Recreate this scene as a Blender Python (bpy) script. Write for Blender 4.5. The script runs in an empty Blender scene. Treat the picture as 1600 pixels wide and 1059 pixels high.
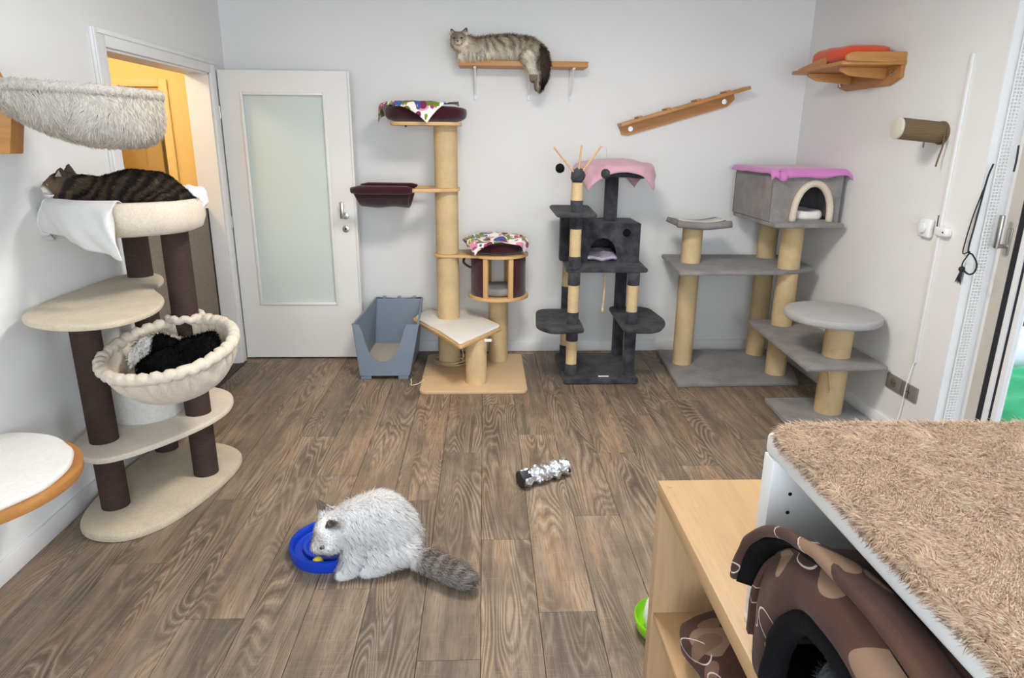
import bpy, bmesh, math, random
import numpy as np
from mathutils import Vector, Matrix
R = math.radians
random.seed(7); rng = np.random.default_rng(7)
sc = bpy.context.scene
COL = sc.collection
# ------------------------------------------------------------------ camera
def make_camera():
    f, pitch, yaw, roll, h = 1042.54, 0.2893, -0.0430, 0.0097, 1.5602
    cp, sp, cy, sy = math.cos(pitch), math.sin(pitch), math.cos(yaw), math.sin(yaw)
    F = Vector((-sy*cp, cy*cp, -sp)); Rt = Vector((cy, sy, 0)); U = Rt.cross(F)
    r2 = Rt*math.cos(roll)+U*math.sin(roll); u2 = -Rt*math.sin(roll)+U*math.cos(roll)
    m = Matrix((( r2.x, u2.x, -F.x, 0), (r2.y, u2.y, -F.y, 0), (r2.z, u2.z, -F.z, h), (0, 0, 0, 1)))
    cd = bpy.data.cameras.new('camera'); cam = bpy.data.objects.new('camera', cd); COL.objects.link(cam)
    cam.matrix_world = m; cd.sensor_width = 36; cd.lens = 36*f/1600; cd.clip_start = .02
    sc.camera = cam
make_camera()
# ------------------------------------------------------------------ world, lights, exposure
vs = sc.view_settings
vs.view_transform = 'Standard'; vs.look = 'None'; vs.gamma = 1; vs.use_curve_mapping = False
vs.exposure = 0.36
w = bpy.data.worlds.new('daylight'); sc.world = w; w.use_nodes = True
bg = w.node_tree.nodes['Background']; bg.inputs[0].default_value = (0.74, 0.86, 1.0, 1); bg.inputs[1].default_value = 1.9
def area(name, loc, rot, sx, sy, power, color, shape='RECTANGLE', spread=180):
    l = bpy.data.lights.new(name, 'AREA'); l.shape = shape; l.size = sx
    if shape == 'RECTANGLE': l.size_y = sy
    l.energy = power; l.color = color; l.spread = R(spread)
    o = bpy.data.objects.new(name, l); COL.objects.link(o); o.location = loc; o.rotation_euler = rot
    return o
# daylight entering by the balcony door in the right wall and the window behind the camera
area('window_daylight', (2.44, 1.7, 1.25), (0, R(90), 0), 1.9, 1.6, 15, (0.78, 0.89, 1.0))
area('rear_window_daylight', (0.2, -1.83, 1.45), (R(90), 0, 0), 2.6, 1.5, 88, (0.78, 0.89, 1.0))

# ------------------------------------------------------------------ geometry helpers (all in world metres)
org = {}
def S(r, g, b):
    def c(v):
        v /= 255.0
        return v/12.92 if v <= .04045 else ((v+.055)/1.055)**2.4
    return (c(r), c(g), c(b))
def tag(o, label=None, cat=None, group=None, kind=None):
    if label: o['label'] = label
    if cat: o['category'] = cat
    if group: o['group'] = group
    if kind: o['kind'] = kind
    return o
def thing(name, label, cat, loc, group=None, kind=None):
    o = bpy.data.objects.new(name, None); COL.objects.link(o); o.location = loc; o.empty_display_size = .05
    org[o] = np.array(loc, float)
    return tag(o, label, cat, group, kind)
def mk(name, vf, mat, parent=None, sharp=40, label=None, cat=None, group=None, kind=None, cols=None):
    V = np.asarray(vf[0], float); F = vf[1]
    if parent is not None: o0 = org[parent]
    else:
        lo, hi = V.min(0), V.max(0); o0 = np.array([(lo[0]+hi[0])/2, (lo[1]+hi[1])/2, lo[2]])
    me = bpy.data.meshes.new(name); me.from_pydata((V-o0).tolist(), [], [tuple(f) for f in F]); me.update()
    if sharp:
        me.polygons.foreach_set('use_smooth', [True]*len(me.polygons))
        if sharp < 180: me.set_sharp_from_angle(angle=R(sharp))
    if cols is not None:
        a = me.color_attributes.new('col', 'FLOAT_COLOR', 'POINT')
        c4 = np.ones((len(V), 4)); c4[:, :3] = cols; a.data.foreach_set('color', c4.ravel())
    me.materials.append(mat)
    o = bpy.data.objects.new(name, me); COL.objects.link(o)
    if parent is not None: o.parent = parent
    else: o.location = o0
    org[o] = o0
    return tag(o, label, cat, group, kind)
def dump(bm):
    bm.verts.ensure_lookup_table(); bm.verts.index_update()
    r = (np.array([v.co[:] for v in bm.verts]), [[v.index for v in f.verts] for f in bm.faces]); bm.free(); return r
def tobm(vf):
    bm = bmesh.new(); vs_ = [bm.verts.new(v) for v in vf[0]]
    for f in vf[1]:
        try: bm.faces.new([vs_[i] for i in f])
        except ValueError: pass
    bmesh.ops.recalc_face_normals(bm, faces=bm.faces); return bm
def bev(vf, off, seg=2, ang=30):
    if off <= 0: return vf
    bm = tobm(vf)
    es = [e for e in bm.edges if len(e.link_faces) == 2 and e.calc_face_angle(0) > R(ang)]
    bmesh.ops.bevel(bm, geom=es, offset=off, segments=seg, affect='EDGES', clamp_overlap=True, profile=.5)
    return dump(bm)
def box(x0, x1, y0, y1, z0, z1, b=0, seg=2):
    V = [(x, y, z) for z in (z0, z1) for y in (y0, y1) for x in (x0, x1)]
    F = [(0, 2, 3, 1), (4, 5, 7, 6), (0, 1, 5, 4), (2, 6, 7, 3), (0, 4, 6, 2), (1, 3, 7, 5)]
    return bev((np.array(V, float), F), b, seg)
def join(*parts):
    V, F, n = [], [], 0
    for v, f in parts:
        V.append(np.asarray(v, float)); F += [[i+n for i in q] for q in f]; n += len(v)
    return np.vstack(V), F
def xf(vf, m):
    V = np.c_[np.asarray(vf[0], float), np.ones(len(vf[0]))]; return (V @ np.array(m).T)[:, :3], vf[1]
def rot_about(vf, ax, ang, p):
    p = Vector(p); return xf(vf, Matrix.Translation(p) @ Matrix.Rotation(ang, 4, ax) @ Matrix.Translation(-p))
def prism(pts, z0, z1, b=0, seg=2, ang=30):
    n = len(pts); V = [(x, y, z0) for x, y in pts]+[(x, y, z1) for x, y in pts]
    F = [list(range(n))[::-1], list(range(n, 2*n))]+[(i, (i+1) % n, n+(i+1) % n, n+i) for i in range(n)]
    return bev((np.array(V, float), F), b, seg, ang)
def rounded(pts, r, n=6):
    out = []; m = len(pts); rr = r if isinstance(r, (list, tuple)) else [r]*m
    for i in range(m):
        a, b, c = (np.array(pts[(i+k) % m], float) for k in (-1, 0, 1))
        d1 = (a-b)/np.linalg.norm(a-b); d2 = (c-b)/np.linalg.norm(c-b)
        t = min(rr[i], .45*np.linalg.norm(a-b), .45*np.linalg.norm(c-b))
        p0, p2 = b+d1*t, b+d2*t
        for k in range(n+1):
            u = k/n; out.append(tuple((1-u)**2*p0+2*u*(1-u)*b+u*u*p2))
    return out
def oval(cx, cy, rx, ry, n=48, rot=0):
    c, s = math.cos(rot), math.sin(rot)
    return [(cx+rx*math.cos(t)*c-ry*math.sin(t)*s, cy+rx*math.cos(t)*s+ry*math.sin(t)*c) for t in np.linspace(0, 2*math.pi, n, endpoint=False)]
def tube(path, r, seg=8, closed=False, caps=True, flat=None):
    P = [np.array(p, float) for p in path]; n = len(P); rad = r if hasattr(r, '__len__') else [r]*n
    V, F = [], []; prev = None
    for i in range(n):
        if closed: t = P[(i+1) % n]-P[i-1]
        else: t = P[min(i+1, n-1)]-P[max(i-1, 0)]
        t = t/(np.linalg.norm(t)+1e-12)
        if prev is None:
            a = np.array([0, 0, 1.]) if abs(t[2]) < .9 else np.array([1., 0, 0]); u = np.cross(t, a)
        else: u = prev-t*np.dot(prev, t)
        u /= np.linalg.norm(u)+1e-12; prev = u; v = np.cross(t, u)
        for k in range(seg):
            th = 2*math.pi*k/seg; V.append(P[i]+rad[i]*(math.cos(th)*u+math.sin(th)*v*(flat or 1)))
    m = n if closed else n-1
    for i in range(m):
        j = (i+1) % n
        for k in range(seg):
            F.append((i*seg+k, i*seg+(k+1) % seg, j*seg+(k+1) % seg, j*seg+k))
    if caps and not closed: F += [list(range(seg))[::-1], list(range((n-1)*seg, n*seg))]
    return np.array(V), F
def cyl(p0, p1, r, r2=None, seg=28, b=0):
    vf = tube([p0, p1], [r, r if r2 is None else r2], seg)
    return bev(vf, b, 2, 50)
def lathe(prof, c, seg=48, closed=False):
    V, F = [], []; n = len(prof)
    for k in range(seg):
        t = 2*math.pi*k/seg
        for r, z in prof: V.append((c[0]+r*math.cos(t), c[1]+r*math.sin(t), c[2]+z))
    for k in range(seg):
        j = (k+1) % seg
        for i in range(n-1 if not closed else n):
            i2 = (i+1) % n; F.append((k*n+i, j*n+i, j*n+i2, k*n+i2))
    return np.array(V, float), F
def ball(c, r, nu=16, nv=10):
    rx, ry, rz = r if hasattr(r, '__len__') else (r, r, r); V, F = [], []
    for i in range(nv+1):
        ph = math.pi*i/nv
        for k in range(nu):
            t = 2*math.pi*k/nu; V.append((c[0]+rx*math.sin(ph)*math.cos(t), c[1]+ry*math.sin(ph)*math.sin(t), c[2]+rz*math.cos(ph)))
    for i in range(nv):
        for k in range(nu):
            k2 = (k+1) % nu; F.append((i*nu+k, (i+1)*nu+k, (i+1)*nu+k2, i*nu+k2))
    bm = tobm((V, F)); bmesh.ops.remove_doubles(bm, verts=bm.verts, dist=1e-6); bmesh.ops.recalc_face_normals(bm, faces=bm.faces)
    return dump(bm)
def grid(fn, nu, nv):
    V = [fn(i/nu, j/nv) for j in range(nv+1) for i in range(nu+1)]
    F = [(j*(nu+1)+i, j*(nu+1)+i+1, (j+1)*(nu+1)+i+1, (j+1)*(nu+1)+i) for j in range(nv) for i in range(nu)]
    return np.array(V, float), F
def solid(o, th, off=0):
    m = o.modifiers.new('thickness', 'SOLIDIFY'); m.thickness = th; m.offset = off; return o
def subsurf(o, n=1):
    m = o.modifiers.new('smooth', 'SUBSURF'); m.levels = n; m.render_levels = n; return o
def evalmesh(vf, mods):
    me = bpy.data.meshes.new('tmp'); me.from_pydata(np.asarray(vf[0]).tolist(), [], [tuple(f) for f in vf[1]]); me.update()
    o = bpy.data.objects.new('tmp', me); COL.objects.link(o)
    for t, kw in mods:
        m = o.modifiers.new(t, t)
        for k, v in kw.items(): setattr(m, k, v)
    dg = bpy.context.evaluated_depsgraph_get(); e = o.evaluated_get(dg); m2 = e.to_mesh()
    V = np.empty(len(m2.vertices)*3); m2.vertices.foreach_get('co', V); V = V.reshape(-1, 3)
    F = [tuple(p.vertices) for p in m2.polygons]; e.to_mesh_clear()
    bpy.data.objects.remove(o); bpy.data.meshes.remove(me)
    return V, F
def blob(chains, voxel=.006, smooth=5):
    """one continuous surface round chains of (x,y,z,r[,ry,rz]) balls"""
    parts = []
    for ch in chains:
        pts = [np.array(list(p[:3])+([p[3]]*3 if len(p) == 4 else list(p[3:6])), float) for p in ch]
        if len(pts) == 1: parts.append(ball(pts[0][:3], pts[0][3:], 20, 12))
        for a, b in zip(pts, pts[1:]):
            d = np.linalg.norm(a[:3]-b[:3]); n = max(2, int(d/(.35*min(a[3:].min(), b[3:].min())+1e-6))+1)
            n = min(n, 14)
            for k in range(n+1):
                p = a+(b-a)*k/n; parts.append(ball(p[:3], p[3:], 14, 9))
    return evalmesh(join(*parts), [('REMESH', dict(mode='VOXEL', voxel_size=voxel, use_smooth_shade=True)), ('SMOOTH', dict(factor=.5, iterations=smooth))])
def tri_arrays(vf):
    V = np.asarray(vf[0], float); T = []
    for f in vf[1]:
        for k in range(1, len(f)-1): T.append((f[0], f[k], f[k+1]))
    return V, np.array(T)
def fur(name, vf, n, length, width, parent, mat, comb, colf, lift=.5, jit=.35, mask=None, bend=.5, lenf=None, smooth_n=True):
    """n tapered strands rooted on a surface, combed along comb(points, normals)"""
    V, T = tri_arrays(vf)
    a, b, c = V[T[:, 0]], V[T[:, 1]], V[T[:, 2]]; cr = np.cross(b-a, c-a); A = np.linalg.norm(cr, axis=1)
    VN = np.zeros_like(V)
    for k in range(3): np.add.at(VN, T[:, k], cr)
    VN /= np.linalg.norm(VN, axis=1)[:, None]+1e-12
    i = rng.choice(len(T), n, p=A/A.sum()); u = rng.random((n, 2)); fl = u.sum(1) > 1; u[fl] = 1-u[fl]
    w0 = 1-u.sum(1); bw = np.c_[w0, u]
    P = a[i]*bw[:, :1]+b[i]*bw[:, 1:2]+c[i]*bw[:, 2:]
    N = VN[T[i, 0]]*bw[:, :1]+VN[T[i, 1]]*bw[:, 1:2]+VN[T[i, 2]]*bw[:, 2:]; N /= np.linalg.norm(N, axis=1)[:, None]+1e-12
    if mask is not None:
        k = mask(P, N); P, N = P[k], N[k]; n = len(P)
    d = comb(P, N); d = d-N*(d*N).sum(1)[:, None]; d /= np.linalg.norm(d, axis=1)[:, None]+1e-9
    j = rng.normal(size=(n, 3))*jit
    D0 = N*lift+d*(1-lift)+j; D0 /= np.linalg.norm(D0, axis=1)[:, None]
    D1 = D0*(1-bend)+d*bend+rng.normal(size=(n, 3))*jit*.4; D1 /= np.linalg.norm(D1, axis=1)[:, None]
    L = length*(.6+.7*rng.random(n))
    if lenf is not None: L = L*lenf(P)
    sv = np.cross(D0, N+rng.normal(size=(n, 3))*.4); sv /= np.linalg.norm(sv, axis=1)[:, None]+1e-9
    wd = width*(.7+.6*rng.random(n)); P = P-N*.001
    m1 = P+D0*(L*.5)[:, None]; tip = m1+D1*(L*.5)[:, None]
    VV = np.stack([P-sv*wd[:, None]/2, P+sv*wd[:, None]/2, m1-sv*wd[:, None]*.4, m1+sv*wd[:, None]*.4, tip], 1).reshape(-1, 3)
    base = np.arange(n)*5
    col = colf(P, N)*(.86+.28*rng.random((n, 1)))
    tri = np.stack([np.c_[base, base+1, base+3], np.c_[base, base+3, base+2], np.c_[base+2, base+3, base+4]], 1).reshape(-1, 3)
    o0 = org[parent]; me = bpy.data.meshes.new(name)
    me.vertices.add(len(VV)); me.vertices.foreach_set('co', (VV-o0).ravel())
    me.loops.add(tri.size); me.loops.foreach_set('vertex_index', tri.ravel().astype(np.int32))
    me.polygons.add(len(tri)); me.polygons.foreach_set('loop_start', (np.arange(len(tri))*3).astype(np.int32))
    me.update(calc_edges=True); me.validate()
    at = me.color_attributes.new('col', 'FLOAT_COLOR', 'POINT'); c4 = np.ones((len(VV), 4)); c4[:, :3] = np.repeat(col, 5, axis=0).clip(0, 1); at.data.foreach_set('color', c4.ravel())
    me.polygons.foreach_set('use_smooth', np.ones(len(tri), bool))
    nn = N*.75+D0*.1+rng.normal(size=(n, 3))*.16; nn /= np.linalg.norm(nn, axis=1)[:, None]
    me.normals_split_custom_set_from_vertices(np.repeat(nn, 5, axis=0).tolist())
    me.materials.append(mat)
    o = bpy.data.objects.new(name, me); COL.objects.link(o); o.parent = parent; org[o] = o0; o['kind'] = 'stuff'
    return o
def vnoise(P, s, seed=0):
    """smooth value noise on points (n,3)"""
    r = np.random.default_rng(seed); tab = r.random(4096); Q = np.asarray(P, float)*s+100.3; I = np.floor(Q).astype(int); f = Q-I; f = f*f*(3-2*f)
    def h(a, b, c): return tab[(a*73856093 ^ b*19349663 ^ c*83492791) & 4095]
    o = 0
    for dx in (0, 1):
        for dy in (0, 1):
            for dz in (0, 1):
                wt = (f[:, 0] if dx else 1-f[:, 0])*(f[:, 1] if dy else 1-f[:, 1])*(f[:, 2] if dz else 1-f[:, 2])
                o = o+wt*h(I[:, 0]+dx, I[:, 1]+dy, I[:, 2]+dz)
    return o
def wobble(vf, amp, s, seed=0):
    V = np.asarray(vf[0], float).copy()
    for k in range(3): V[:, k] += (vnoise(V, s, seed+k)-.5)*2*amp
    return V, vf[1]
def smoothpath(pts, n=8):
    P = [np.array(p, float) for p in pts]; P = [2*P[0]-P[1]]+P+[2*P[-1]-P[-2]]; out = []
    for i in range(1, len(P)-2):
        for k in range(n):
            t = k/n; a, b, c, d = P[i-1:i+3]
            out.append(.5*((2*b)+(-a+c)*t+(2*a-5*b+4*c-d)*t*t+(-a+3*b-3*c+d)*t**3))
    out.append(P[-2]); return out

# ------------------------------------------------------------------ materials
class NT:
    def __init__(s, name):
        s.m = bpy.data.materials.new(name); s.m.use_nodes = True; s.t = s.m.node_tree; s.b = s.t.nodes['Principled BSDF']
    def n(s, typ, _o=0, **kw):
        nd = s.t.nodes.new(typ); ins = kw.pop('i', {})
        for k, v in kw.items(): setattr(nd, k, v)
        for k, v in ins.items(): s.set(nd, k, v)
        return nd
    def set(s, nd, k, v):
        if isinstance(v, bpy.types.NodeSocket): s.t.links.new(v, nd.inputs[k])
        elif isinstance(v, tuple) and isinstance(v[0], bpy.types.Node): s.t.links.new(v[0].outputs[v[1]], nd.inputs[k])
        else: nd.inputs[k].default_value = (*v, 1) if isinstance(v, tuple) and len(v) == 3 and nd.inputs[k].type == 'RGBA' else v
    def co(s, scale=(1, 1, 1), kind='Object', rot=(0, 0, 0), loc=(0, 0, 0)):
        tc = s.n('ShaderNodeTexCoord'); mp = s.n('ShaderNodeMapping', i={0: tc.outputs[kind], 'Scale': scale, 'Rotation': rot, 'Location': loc}); return mp.outputs[0]
    def noise(s, v, scale, detail=3, rough=.5, dist=0):
        nd = s.n('ShaderNodeTexNoise', i={'Vector': v, 'Scale': scale, 'Detail': detail, 'Roughness': rough, 'Distortion': dist}); return nd.outputs[0]
    def ramp(s, fac, stops, interp='LINEAR'):
        nd = s.n('ShaderNodeValToRGB', i={0: fac}); cr = nd.color_ramp; cr.interpolation = interp
        while len(cr.elements) < len(stops): cr.elements.new(.5)
        for e, (p, c) in zip(cr.elements, stops): e.position = p; e.color = (*c, 1) if len(c) == 3 else c
        return nd.outputs[0]
    def mix(s, fac, a, b, mode='MIX'):
        nd = s.n('ShaderNodeMix', data_type='RGBA', blend_type=mode)
        s.set(nd, 0, fac); s.set(nd, 6, a); s.set(nd, 7, b); return nd.outputs[2]
    def math(s, op, a, b=0.0, c=0.0):
        nd = s.n('ShaderNodeMath', operation=op); s.set(nd, 0, a); s.set(nd, 1, b); s.set(nd, 2, c); return nd.outputs[0]
    def bump(s, h, strength=.3, dist=.01):
        nd = s.n('ShaderNodeBump', i={'Height': h, 'Strength': strength, 'Distance': dist}); s.t.links.new(nd.outputs[0], s.b.inputs['Normal'])
    def out(s, col=None, rough=.6, metal=0, spec=.5, sheen=0, trans=0, **kw):
        if col is not None: s.set(s.b, 'Base Color', col)
        s.set(s.b, 'Roughness', rough); s.b.inputs['Metallic'].default_value = metal; s.b.inputs['Specular IOR Level'].default_value = spec
        s.b.inputs['Sheen Weight'].default_value = sheen; s.b.inputs['Transmission Weight'].default_value = trans
        return s.m
def plain(name, c, rough=.5, metal=0, spec=.5, var=.06, scale=8):
    t = NT(name); n = t.noise(t.co(), scale, 3); d = tuple(x*(1-var) for x in c); return t.out(t.ramp(n, [(.3, d), (.7, c)]), rough, metal, spec)
def plush(name, c, dark=.75, scale=90, bump=.5, sheen=.3, big=9, deep=.8):
    t = NT(name); v = t.co(); a = t.noise(v, scale, 3, .7); b = t.noise(v, big, 3)
    d = tuple(x*dark for x in c); col = t.ramp(b, [(.36, d), (.62, c)]); col = t.mix(t.ramp(a, [(.3, (.55,)*3), (.6, (0,)*3)]), col, tuple(x*deep for x in d))
    t.bump(a, bump, .006); return t.out(col, .95, 0, .15, sheen)
def fabric(name, c, var=.12, scale=300, sheen=.2):
    t = NT(name); v = t.co(); a = t.noise(v, scale, 2); b = t.noise(v, 7, 3)
    t.bump(a, .15, .002); return t.out(t.ramp(b, [(.3, tuple(x*(1-var) for x in c)), (.7, c)]), .9, 0, .2, sheen)
def sisal(name, c, period=.007):
    t = NT(name); v = t.co(); wv = t.n('ShaderNodeTexWave', wave_type='BANDS', bands_direction='Z', i={'Vector': v, 'Scale': .314/period, 'Distortion': 1.2, 'Detail': 2.0, 'Detail Scale': 3.0}).outputs[1]
    b = t.noise(v, 6, 4, .6); f = t.noise(v, 160, 2)
    col = t.ramp(b, [(.3, tuple(x*.78 for x in c)), (.7, c)]); col = t.mix(t.ramp(wv, [(.0, (.45,)*3), (.35, (0,)*3)]), col, tuple(x*.62 for x in c))
    col = t.mix(t.ramp(f, [(.62, (0,)*3), (.75, (.5,)*3)]), col, tuple(min(1, x*1.35) for x in c))
    t.bump(t.math('ADD', wv, t.math('MULTIPLY', f, .6)), .5, .004); return t.out(col, .9, 0, .2)
def wood(name, c, dark=.72, axis=0, scale=14, rough=.45, bumps=.06):
    sc_ = [1, 1, 1]; sc_[axis] = .07
    t = NT(name); v = t.co(tuple(sc_)); g = t.noise(v, scale*3, 4, .6, .4); f = t.noise(v, scale*14, 2)
    col = t.ramp(g, [(.3, tuple(x*dark for x in c)), (.62, c), (.8, tuple(min(1, x*1.12) for x in c))]); col = t.mix(t.ramp(f, [(.35, (.35,)*3), (.5, (0,)*3)]), col, tuple(x*dark*.9 for x in c))
    t.bump(f, bumps, .002); return t.out(col, rough, 0, .4)
def furmat(name, trans=.25):
    t = NT(name); a = t.n('ShaderNodeVertexColor', layer_name='col'); t.out(a.outputs[0], .85, 0, .15)
    if trans:
        tr = t.n('ShaderNodeBsdfTranslucent', i={0: a.outputs[0]}); mx = t.n('ShaderNodeMixShader', i={0: trans, 1: t.b.outputs[0], 2: tr.outputs[0]})
        t.t.links.new(mx.outputs[0], t.t.nodes['Material Output'].inputs[0])
    return t.m
def metal(name, c, rough=.3): return plain(name, c, rough, 1.0, .5, .08, 30)
def glass(name, c, rough=0.0):
    t = NT(name); return t.out(c, rough, 0, .5, 0, 1.0)

def mat_wall(name, c):
    t = NT(name); v = t.co(); a = t.noise(v, 120, 3, .6); b = t.noise(v, 1.3, 3)
    t.bump(a, .05, .003); return t.out(t.ramp(b, [(.3, tuple(x*.965 for x in c)), (.7, c)]), .85, 0, .25)
def mat_plank():
    t = NT('vinyl_oak_plank'); oi = t.n('ShaderNodeObjectInfo'); rnd = oi.outputs['Random']
    tc = t.n('ShaderNodeTexCoord'); off = t.n('ShaderNodeCombineXYZ', i={0: t.math('MULTIPLY', rnd, 37.0), 1: t.math('MULTIPLY', rnd, 91.0), 2: t.math('MULTIPLY', rnd, 13.0)})
    ad = t.n('ShaderNodeVectorMath', operation='ADD', i={0: tc.outputs['Object'], 1: off.outputs[0]}).outputs[0]
    def sc3(s): return t.n('ShaderNodeVectorMath', operation='MULTIPLY', i={0: ad, 1: s}).outputs[0]
    # growth rings: contour lines of a stretched noise field give cathedrals and knots
    h = t.noise(sc3((6.0, .8, 1)), 1.0, 1.6, .4, .35); h2 = t.math('MULTIPLY_ADD', t.noise(sc3((60, 3, 1)), 1.0, 2, .5), .012, h)
    rings = t.math('SINE', t.math('MULTIPLY', h2, 210.0)); ring = t.math('MULTIPLY_ADD', rings, .5, .5)
    fib = t.noise(sc3((230, 10, 1)), 1.0, 3, .65); streak = t.noise(sc3((22, 1.1, 1)), 1.0, 4, .6); blotch = t.noise(sc3((6, 2.4, 1)), 1.0, 4, .55)
    warm = t.noise(sc3((9, 1.3, 3.3)), 1.0, 3, .5); fade = t.ramp(t.noise(sc3((5, 1.7, 7.1)), 1.0, 2, .5), [(.38, (.12,)*3), (.6, (1,)*3)]); saw = t.noise(sc3((10, 260, 1)), 1.0, 2, .5)
    base = t.ramp(blotch, [(.25, S(104, 93, 82)), (.48, S(136, 120, 104)), (.7, S(168, 148, 126))])
    base = t.mix(t.ramp(warm, [(.5, (0,)*3), (.68, (.6,)*3)]), base, S(168, 136, 106))
    base = t.mix(t.ramp(streak, [(.32, (.7,)*3), (.55, (0,)*3)]), base, S(98, 85, 73))
    base = t.mix(t.ramp(streak, [(.6, (0,)*3), (.78, (.45,)*3)]), base, S(186, 166, 142))
    base = t.mix(t.math('MULTIPLY', t.ramp(ring, [(0, (.55,)*3), (.34, (.0,)*3)]), fade), base, S(78, 65, 54))
    base = t.mix(t.math('MULTIPLY', t.ramp(ring, [(.74, (0,)*3), (1, (.38,)*3)]), fade), base, S(200, 180, 154))
    base = t.mix(t.ramp(fib, [(.34, (.55,)*3), (.5, (0,)*3)]), base, S(88, 75, 63))
    base = t.mix(t.ramp(saw, [(.58, (0,)*3), (.72, (.2,)*3)]), base, S(190, 170, 148))
    tint = t.ramp(t.math('FRACT', t.math('MULTIPLY', rnd, 7.0)), [(0, (.72, .72, .73)), (.3, (.93, .91, .89)), (.6, (.80, .79, .79)), (1, (1.0, .96, .92))])
    col = t.mix(1.0, base, tint, 'MULTIPLY')
    t.bump(t.math('ADD', t.math('MULTIPLY', ring, .3), fib), .1, .003)
    return t.out(col, t.ramp(streak, [(.3, (.52,)*3), (.7, (.42,)*3)]), 0, .35)
def mat_floral(name):
    t = NT(name); v = t.co(); nz = t.n('ShaderNodeTexNoise', i={'Vector': v, 'Scale': 14.0, 'Detail': 1.0})
    vd = t.n('ShaderNodeVectorMath', operation='MULTIPLY_ADD', i={0: nz.outputs[1], 1: (.03, .03, .03), 2: v}).outputs[0]
    col = t.mix(0.0, S(240, 232, 226), S(240, 232, 226))
    def layer(col, scale, stretch, rot, loc, thr, keep, c1, c2):
        mp = t.n('ShaderNodeMapping', i={0: vd, 'Scale': stretch, 'Rotation': rot, 'Location': loc})
        vo = t.n('ShaderNodeTexVoronoi', i={'Vector': mp.outputs[0], 'Scale': scale}); rc = t.n('ShaderNodeSeparateColor', i={0: vo.outputs['Color']})
        mk_ = t.math('MULTIPLY', t.math('LESS_THAN', vo.outputs['Distance'], thr), t.math('GREATER_THAN', rc.outputs[0], keep))
        return t.mix(mk_, col, t.mix(t.math('GREATER_THAN', rc.outputs[1], .5), c1, c2))
    col = layer(col, 11, (1, 1, 1), (0, 0, 0), (0, 0, 0), .42, .3, S(222, 140, 172), S(184, 66, 120))
    col = layer(col, 9, (2.6, .8, 1.4), (.3, .5, .8), (3, 1, 2), .40, .2, S(122, 138, 36), S(152, 156, 64))
    col = layer(col, 9, (.8, 2.8, 1.4), (.9, .2, -.5), (7, 3, 1), .38, .3, S(104, 124, 40), S(134, 146, 56))
    col = layer(col, 8, (1, 1, 1), (.4, .3, .2), (5, 9, 4), .36, .45, S(48, 112, 178), S(66, 82, 150))
    col = layer(col, 10, (1.3, 1, 1), (.1, .8, .2), (15, 2, 8), .32, .45, S(230, 182, 36), S(118, 46, 84))
    col = layer(col, 24, (1, 1, 1), (0, 0, 0), (2, 5, 9), .28, .45, S(168, 56, 118), S(56, 98, 160))
    col = layer(col, 20, (2.2, 1, 1), (.5, .4, 0), (9, 5, 1), .20, .5, S(244, 238, 232), S(210, 150, 180))
    t.bump(t.noise(v, 400, 2), .1, .001); return t.out(col, .85, 0, .2, .1)
def mat_leafprint(name):
    t = NT(name); v = t.co(); col = t.ramp(t.noise(v, 9, 3), [(.3, S(60, 38, 31)), (.7, S(88, 58, 46))])
    nz = t.n('ShaderNodeTexNoise', i={'Vector': v, 'Scale': 6.0, 'Detail': 1.0}); vd = t.n('ShaderNodeVectorMath', operation='MULTIPLY_ADD', i={0: nz.outputs[1], 1: (.06, .06, .06), 2: v}).outputs[0]
    def leaf(col, stretch, rot, loc, thr, keep, c1, outline):
        mp = t.n('ShaderNodeMapping', i={0: vd, 'Scale': stretch, 'Rotation': rot, 'Location': loc})
        vo = t.n('ShaderNodeTexVoronoi', i={'Vector': mp.outputs[0], 'Scale': 7.0}); rc = t.n('ShaderNodeSeparateColor', i={0: vo.outputs['Color']})
        d = vo.outputs['Distance']
        if outline: k = t.math('LESS_THAN', t.math('ABSOLUTE', t.math('SUBTRACT', d, thr)), .012)
        else: k = t.math('LESS_THAN', d, thr)
        return t.mix(t.math('MULTIPLY', k, t.math('GREATER_THAN', rc.outputs[0], keep)), col, c1)
    col = leaf(col, (1, 1.0, 2.2), (.5, .2, .1), (2, 4, 1), .36, .55, S(142, 112, 90), False)
    col = leaf(col, (1, 2.0, 1.0), (-.6, .1, .4), (6, 1, 3), .32, .6, S(126, 94, 76), False)
    col = leaf(col, (1, .9, 2.4), (.9, .3, .2), (1, 8, 5), .34, .45, S(214, 198, 190), True)
    t.bump(t.noise(v, 260, 2), .15, .002); return t.out(col, .75, 0, .25, .05)
def mat_carpet(name):
    t = NT(name); v = t.co(); a = t.noise(v, 260, 2, .7); wv = t.n('ShaderNodeTexWave', bands_direction='Y', i={'Vector': v, 'Scale': 26.0, 'Distortion': 4.0}).outputs[1]
    col = t.ramp(a, [(.3, S(112, 102, 92)), (.7, S(164, 152, 138))]); t.bump(t.math('ADD', a, wv), .5, .004); return t.out(col, .95, 0, .1)

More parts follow.
